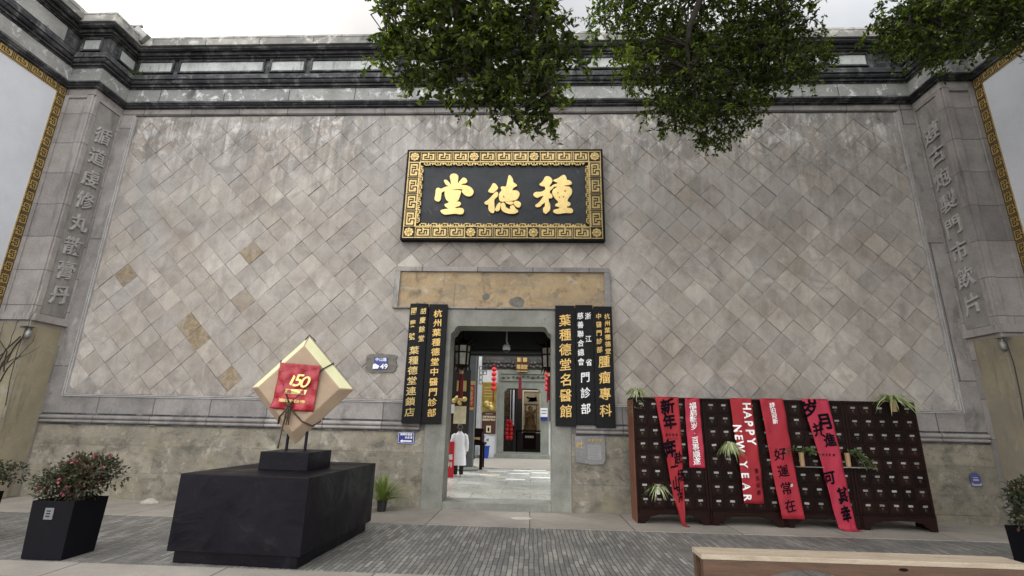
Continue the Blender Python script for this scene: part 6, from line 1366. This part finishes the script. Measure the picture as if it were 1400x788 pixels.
bough_tree('fine_leaved_tree', 'tree with fine dense leaves filling the upper right of the view', (6.6, -12.2, -.02),
    [(6.6, -12.2, -.1), (6.5, -12.0, 2.4), (6.3, -11.6, 5), (6.0, -10.8, 7.6), (5.8, -9.6, 9.8)],  # unseen crown blobs right of and behind the camera are added for shade
    [((1.72,-3.6,8.48),(0.87,0.77,0.68),0.9),((2.91,-3.4,8.58),(1.06,0.91,0.76),1),((3.93,-3.6,8.44),(0.9,0.79,0.67),0.9),((1.84,-3.5,7.82),(0.51,0.52,0.53),1),((1.63,-3.7,7.39),(0.35,0.4,0.45),0.9,0.5),((2.58,-3.4,7.52),(0.79,0.75,0.72),1.2),((3.45,-3.4,7.73),(0.79,0.76,0.72),1.1),((4.26,-3.5,7.78),(0.65,0.63,0.6),1),((4.62,-3.5,7.63),(0.35,0.36,0.37),0.9),((2.35,-3.4,6.81),(0.6,0.52,0.44),1.2),((3.1,-3.3,6.8),(0.66,0.57,0.49),1.2),((2.88,-3.3,6.36),(0.45,0.35,0.24),1.1),((3.7,-3.4,7.22),(0.54,0.48,0.42),1.1),((1.23,-3.6,8.49),(0.56,0.45,0.34),0.35),((2.56,-3.7,10.21),(1.15,1.03,0.91),0.8),((4.21,-3.7,10.16),(1.13,1.01,0.9),0.8),((4.24,-5.05,10.98),(0.9,0.9,0.6),0.3),((10.72,-5.25,10.2),(0.9,0.9,0.6),0.3),((5.57,-8.3,9.89),(0.9,0.9,0.6),0.3),((3.05,-7.73,10.81),(0.9,0.9,0.6),0.3),((2.53,-6.15,10.28),(0.9,0.9,0.6),0.3),((5.13,-5.56,10.56),(0.9,0.9,0.6),0.3),((5.18,-6.98,11.01),(0.9,0.9,0.6),0.3),((2.98,-4.9,9.65),(0.9,0.9,0.6),0.3),((8.87,-5.45,9.64),(0.9,0.9,0.6),0.3),((9.2,-7.46,10.76),(0.9,0.9,0.6),0.3),((2.58,-8.8,9.96),(0.9,0.9,0.6),0.3),((10.62,-8.17,11.11),(0.9,0.9,0.6),0.3),((10.4,-5.04,10.29),(0.9,0.9,0.6),0.3),((5.52,-6.8,11.15),(0.9,0.9,0.6),0.3),((3.42,-5.86,11.19),(0.9,0.9,0.6),0.3),((9.81,-8.85,11.49),(0.9,0.9,0.6),0.3),((3.28,-7.57,10.82),(0.9,0.9,0.6),0.3),((10.3,-7.57,11.45),(0.9,0.9,0.6),0.3),((7.13,-7.69,10.23),(0.9,0.9,0.6),0.3),((4.01,-8.67,9.9),(0.9,0.9,0.6),0.3),((8.36,-4.81,9.92),(0.9,0.9,0.6),0.3),((2.91,-4.86,10.67),(0.9,0.9,0.6),0.3),((5.95,-8.0,10.79),(0.9,0.9,0.6),0.3),((9.52,-7.09,10.44),(0.9,0.9,0.6),0.3),((2.97,-5.15,9.67),(0.9,0.9,0.6),0.3),((6.7,-5.48,9.86),(0.9,0.9,0.6),0.3),((8.72,-5.01,10.86),(0.9,0.9,0.6),0.3),((9.2,-8.55,10.47),(0.9,0.9,0.6),0.3),((3.77,-5.45,10.19),(0.9,0.9,0.6),0.3),((6.35,-4.8,11.3),(0.9,0.9,0.6),0.3),((10.8,-7.1,10.58),(0.9,0.9,0.6),0.3),((8.7,-6.99,10.18),(0.9,0.9,0.6),0.3),((5.93,-8.38,10.35),(0.9,0.9,0.6),0.3),((10.9,-4.97,10.85),(0.9,0.9,0.6),0.3),((6.74,-7.58,9.78),(0.9,0.9,0.6),0.3),((4.81,-5.72,11.33),(0.9,0.9,0.6),0.3),((5.57,-5.7,11.15),(0.9,0.9,0.6),0.3),((8.4,-6.21,11.12),(0.9,0.9,0.6),0.3),((5.59,-6.04,10.16),(0.9,0.9,0.6),0.3),((6.63,-5.77,10.98),(0.9,0.9,0.6),0.3),((5.0,-5.03,10.9),(0.9,0.9,0.6),0.3),((7.44,-8.95,10.69),(0.9,0.9,0.6),0.3),((4.63,-6.18,10.53),(0.9,0.9,0.6),0.3),((9.44,-6.28,11.2),(0.9,0.9,0.6),0.3),((5.46,-6.29,11.08),(0.9,0.9,0.6),0.3),((9.54,-7.53,11.29),(0.9,0.9,0.6),0.3),((9.89,-6.11,11.55),(0.9,0.9,0.6),0.3),((10.63,-6.82,10.66),(0.9,0.9,0.6),0.3),((3.91,-5.49,11.47),(0.9,0.9,0.6),0.3),((6.56,-6.1,11.04),(0.9,0.9,0.6),0.3),((12.11,-11.73,9.57),(0.9,0.9,0.6),0.3),((11.07,-8.07,7.24),(0.9,0.9,0.6),0.3),((11.37,-7.27,8.64),(0.9,0.9,0.6),0.3),((12.04,-12.8,5.54),(0.9,0.9,0.6),0.3),((10.09,-8.19,5.92),(0.9,0.9,0.6),0.3),((11.8,-8.33,4.77),(0.9,0.9,0.6),0.3),((10.3,-11.33,4.85),(0.9,0.9,0.6),0.3),((7.93,-10.65,5.68),(0.9,0.9,0.6),0.3),((8.35,-12.74,7.52),(0.9,0.9,0.6),0.3),((9.66,-8.47,8.34),(0.9,0.9,0.6),0.3),((8.66,-6.32,4.5),(0.9,0.9,0.6),0.3),((9.84,-10.94,7.17),(0.9,0.9,0.6),0.3),((7.81,-6.85,6.93),(0.9,0.9,0.6),0.3),((7.25,-8.46,5.12),(0.9,0.9,0.6),0.3),((10.82,-10.49,8.28),(0.9,0.9,0.6),0.3),((13.71,-6.94,7.22),(0.9,0.9,0.6),0.3),((12.69,-8.25,6.9),(0.9,0.9,0.6),0.3),((7.99,-8.59,8.17),(0.9,0.9,0.6),0.3),((13.7,-5.84,8.46),(0.9,0.9,0.6),0.3),((9.46,-6.39,4.51),(0.9,0.9,0.6),0.3),((7.76,-8.81,8.5),(0.9,0.9,0.6),0.3),((7.98,-8.34,10.29),(0.9,0.9,0.6),0.3),((9.63,-9.81,5.97),(0.9,0.9,0.6),0.3),((9.04,-5.8,6.97),(0.9,0.9,0.6),0.3),((13.73,-6.24,8.37),(0.9,0.9,0.6),0.3),((8.82,-5.74,7.73),(0.9,0.9,0.6),0.3),((9.91,-10.64,10.9),(0.9,0.9,0.6),0.3),((10.44,-10.88,7.6),(0.9,0.9,0.6),0.3),((7.85,-8.4,7.38),(0.9,0.9,0.6),0.3),((9.05,-7.22,9.87),(0.9,0.9,0.6),0.3),((7.09,-9.06,6.28),(0.9,0.9,0.6),0.3),((13.55,-7.21,6.1),(0.9,0.9,0.6),0.3),((8.87,-11.85,10.93),(0.9,0.9,0.6),0.3),((9.05,-8.5,7.59),(0.9,0.9,0.6),0.3),((11.51,-8.53,9.33),(0.9,0.9,0.6),0.3),((7.83,-7.37,6.45),(0.9,0.9,0.6),0.3),((10.73,-10.51,6.43),(0.9,0.9,0.6),0.3),((10.71,-9.56,6.85),(0.9,0.9,0.6),0.3),((12.22,-8.63,4.74),(0.9,0.9,0.6),0.3),((8.77,-9.63,10.46),(0.9,0.9,0.6),0.3),((13.22,-8.96,4.59),(0.9,0.9,0.6),0.3),((12.45,-9.83,8.24),(0.9,0.9,0.6),0.3),((11.96,-8.32,7.63),(0.9,0.9,0.6),0.3),((13.38,-10.15,7.05),(0.9,0.9,0.6),0.3),((12.96,-11.55,6.43),(0.9,0.9,0.6),0.3),((12.81,-12.51,9.94),(0.9,0.9,0.6),0.3),((11.86,-9.8,6.36),(0.9,0.9,0.6),0.3),((12.47,-6.26,5.43),(0.9,0.9,0.6),0.3),((10.35,-8.94,7.73),(0.9,0.9,0.6),0.3),((9.32,-11.86,8.31),(0.9,0.9,0.6),0.3),((12.68,-12.49,6.0),(0.9,0.9,0.6),0.3),((12.74,-7.14,8.81),(0.9,0.9,0.6),0.3),((7.18,-7.65,10.86),(0.9,0.9,0.6),0.3),((13.99,-7.81,4.82),(0.9,0.9,0.6),0.3),((12.89,-11.38,8.7),(0.9,0.9,0.6),0.3),((13.67,-7.73,5.38),(0.9,0.9,0.6),0.3),((9.05,-6.21,5.47),(0.9,0.9,0.6),0.3),((11.27,-9.94,5.55),(0.9,0.9,0.6),0.3),((11.36,-12.68,5.2),(0.9,0.9,0.6),0.3),((9.65,-12.47,4.87),(0.9,0.9,0.6),0.3),((11.03,-7.51,10.21),(0.9,0.9,0.6),0.3),((7.94,-9.81,6.54),(0.9,0.9,0.6),0.3),((11.2,-9.38,10.6),(0.9,0.9,0.6),0.3),((9.62,-12.59,9.03),(0.9,0.9,0.6),0.3),((8.06,-8.33,7.79),(0.9,0.9,0.6),0.3),((13.37,-8.89,8.54),(0.9,0.9,0.6),0.3),((8.84,-8.92,6.15),(0.9,0.9,0.6),0.3),((12.25,-9.17,5.37),(0.9,0.9,0.6),0.3),((8.64,-10.25,9.29),(0.9,0.9,0.6),0.3),((8.26,-7.72,8.76),(0.9,0.9,0.6),0.3),((7.6,-8.06,5.09),(0.9,0.9,0.6),0.3),((7.87,-8.6,6.05),(0.9,0.9,0.6),0.3),((13.14,-9.44,6.6),(0.9,0.9,0.6),0.3),((12.58,-12.78,9.21),(0.9,0.9,0.6),0.3),((7.38,-11.88,10.69),(0.9,0.9,0.6),0.3),((11.77,-11.35,5.25),(0.9,0.9,0.6),0.3),((13.81,-8.08,9.83),(0.9,0.9,0.6),0.3),((7.98,-8.38,6.8),(0.9,0.9,0.6),0.3),((8.65,-10.53,8.49),(0.9,0.9,0.6),0.3),((9.44,-10.15,5.39),(0.9,0.9,0.6),0.3),((12.82,-8.21,9.73),(0.9,0.9,0.6),0.3),((10.03,-6.7,7.86),(0.9,0.9,0.6),0.3),((11.15,-8.76,9.31),(0.9,0.9,0.6),0.3),((9.77,-12.28,4.72),(0.9,0.9,0.6),0.3),((8.42,-12.71,10.28),(0.9,0.9,0.6),0.3),((10.37,-7.37,4.5),(0.9,0.9,0.6),0.3),((10.29,-6.42,8.53),(0.9,0.9,0.6),0.3),((10.0,-9.55,5.15),(0.9,0.9,0.6),0.3),((8.08,-11.82,6.94),(0.9,0.9,0.6),0.3),((9.7,-6.49,5.49),(0.9,0.9,0.6),0.3),((3.78,-14.75,5.73),(0.9,0.9,0.6),0.3),((4.01,-14.94,7.17),(0.9,0.9,0.6),0.3),((2.22,-11.84,6.66),(0.9,0.9,0.6),0.3),((8.57,-12.91,8.03),(0.9,0.9,0.6),0.3),((5.3,-11.75,5.53),(0.9,0.9,0.6),0.3),((6.68,-14.69,8.04),(0.9,0.9,0.6),0.3),((7.11,-15.27,5.9),(0.9,0.9,0.6),0.3),((2.17,-14.96,5.35),(0.9,0.9,0.6),0.3),((4.81,-11.62,6.64),(0.9,0.9,0.6),0.3),((4.18,-13.89,6.27),(0.9,0.9,0.6),0.3),((7.13,-12.77,5.74),(0.9,0.9,0.6),0.3),((3.68,-12.98,9.23),(0.9,0.9,0.6),0.3),((6.52,-14.06,9.39),(0.9,0.9,0.6),0.3),((2.04,-15.73,8.51),(0.9,0.9,0.6),0.3),((4.87,-15.8,7.47),(0.9,0.9,0.6),0.3),((8.93,-13.66,6.58),(0.9,0.9,0.6),0.3),((2.66,-15.68,9.04),(0.9,0.9,0.6),0.3),((5.44,-11.79,5.24),(0.9,0.9,0.6),0.3),((3.7,-15.77,6.79),(0.9,0.9,0.6),0.3),((2.42,-14.85,6.83),(0.9,0.9,0.6),0.3),((4.14,-15.77,5.17),(0.9,0.9,0.6),0.3),((8.8,-15.19,7.29),(0.9,0.9,0.6),0.3),((4.82,-13.61,5.38),(0.9,0.9,0.6),0.3),((4.2,-15.51,7.44),(0.9,0.9,0.6),0.3),((8.45,-13.31,8.86),(0.9,0.9,0.6),0.3),((3.5,-15.92,7.43),(0.9,0.9,0.6),0.3),((5.41,-13.43,6.69),(0.9,0.9,0.6),0.3),((6.38,-12.73,9.11),(0.9,0.9,0.6),0.3),((4.15,-13.98,8.72),(0.9,0.9,0.6),0.3),((3.57,-15.48,6.4),(0.9,0.9,0.6),0.3),((2.61,-12.52,8.69),(0.9,0.9,0.6),0.3),((4.19,-15.42,5.37),(0.9,0.9,0.6),0.3),((3.71,-15.62,6.93),(0.9,0.9,0.6),0.3),((6.04,-14.9,5.28),(0.9,0.9,0.6),0.3),((6.9,-15.78,5.9),(0.9,0.9,0.6),0.3),((4.0,-14.32,5.44),(0.9,0.9,0.6),0.3),((4.94,-14.59,8.39),(0.9,0.9,0.6),0.3),((5.89,-11.97,7.94),(0.9,0.9,0.6),0.3),((7.32,-13.41,6.99),(0.9,0.9,0.6),0.3),((7.72,-13.05,9.3),(0.9,0.9,0.6),0.3),((7.1,-12.84,6.2),(0.9,0.9,0.6),0.3),((7.68,-14.28,5.59),(0.9,0.9,0.6),0.3),((2.46,-15.24,6.18),(0.9,0.9,0.6),0.3),((6.73,-14.72,5.29),(0.9,0.9,0.6),0.3),((7.35,-13.49,5.12),(0.9,0.9,0.6),0.3),((2.35,-15.41,6.61),(0.9,0.9,0.6),0.3),((8.02,-11.73,7.75),(0.9,0.9,0.6),0.3),((3.62,-14.07,6.63),(0.9,0.9,0.6),0.3),((4.31,-15.94,7.63),(0.9,0.9,0.6),0.3),((7.79,-12.73,5.43),(0.9,0.9,0.6),0.3),((5.71,-15.23,8.19),(0.9,0.9,0.6),0.3),((5.12,-11.78,8.58),(0.9,0.9,0.6),0.3),((2.83,-14.57,9.12),(0.9,0.9,0.6),0.3),((5.23,-14.05,6.99),(0.9,0.9,0.6),0.3),((7.37,-11.79,7.4),(0.9,0.9,0.6),0.3),((8.79,-13.32,5.47),(0.9,0.9,0.6),0.3),((7.7,-14.11,5.24),(0.9,0.9,0.6),0.3),((8.85,-15.85,7.6),(0.9,0.9,0.6),0.3),((5.37,-12.03,6.77),(0.9,0.9,0.6),0.3),((3.51,-14.75,5.91),(0.9,0.9,0.6),0.3),((5.94,-14.39,8.38),(0.9,0.9,0.6),0.3),((3.69,-14.42,6.12),(0.9,0.9,0.6),0.3),((8.88,-12.22,8.82),(0.9,0.9,0.6),0.3),((6.33,-14.2,5.64),(0.9,0.9,0.6),0.3),((7.82,-13.79,5.17),(0.9,0.9,0.6),0.3),((3.19,-15.56,8.23),(0.9,0.9,0.6),0.3),((8.3,-15.1,8.59),(0.9,0.9,0.6),0.3),((4.27,-12.93,8.88),(0.9,0.9,0.6),0.3),((6.36,-12.4,6.69),(0.9,0.9,0.6),0.3),((2.07,-13.7,7.64),(0.9,0.9,0.6),0.3),((6.19,-3.6,8.33),(0.59,0.57,0.56),1),((6.85,-3.5,8.34),(0.71,0.66,0.62),1.1),((7.59,-3.5,8.47),(0.7,0.68,0.66),1.1),((8.08,-3.6,8.44),(0.63,0.61,0.58),1),((5.74,-3.6,7.96),(0.37,0.35,0.32),0.9),((6.35,-3.5,7.9),(0.47,0.39,0.32),0.9),((6.81,-3.4,7.76),(0.38,0.32,0.26),0.8),((7.69,-3.5,7.88),(0.35,0.29,0.23),0.5),((6.81,-3.7,10.08),(0.97,0.92,0.88),0.8),((8.34,-3.7,9.87),(1.3,1.19,1.09),0.9)], 'leaf_tree_b', 32, .088, .046, 420,
    [[(6.0, -10.8, 7.6), (4.2, -8, 10), (2.8, -5.6, 9.4), (2.5, -3.8, 8), (2.6, -3.4, 6.9)], [(5.8, -9.6, 9.8), (4.8, -6.8, 10.2), (4.2, -4.6, 9.2), (4.0, -3.5, 8)], [(5.8, -9.6, 9.8), (6.6, -6.6, 10.4), (6.6, -4.4, 9.4), (6.4, -3.5, 8.4)], [(5.8, -9.6, 9.8), (8, -6.8, 10.4), (8.3, -4.4, 9.4), (8.0, -3.5, 8.5)], [(4.2, -8, 10), (1.9, -5.4, 9.6), (1.5, -3.8, 8.8)]])
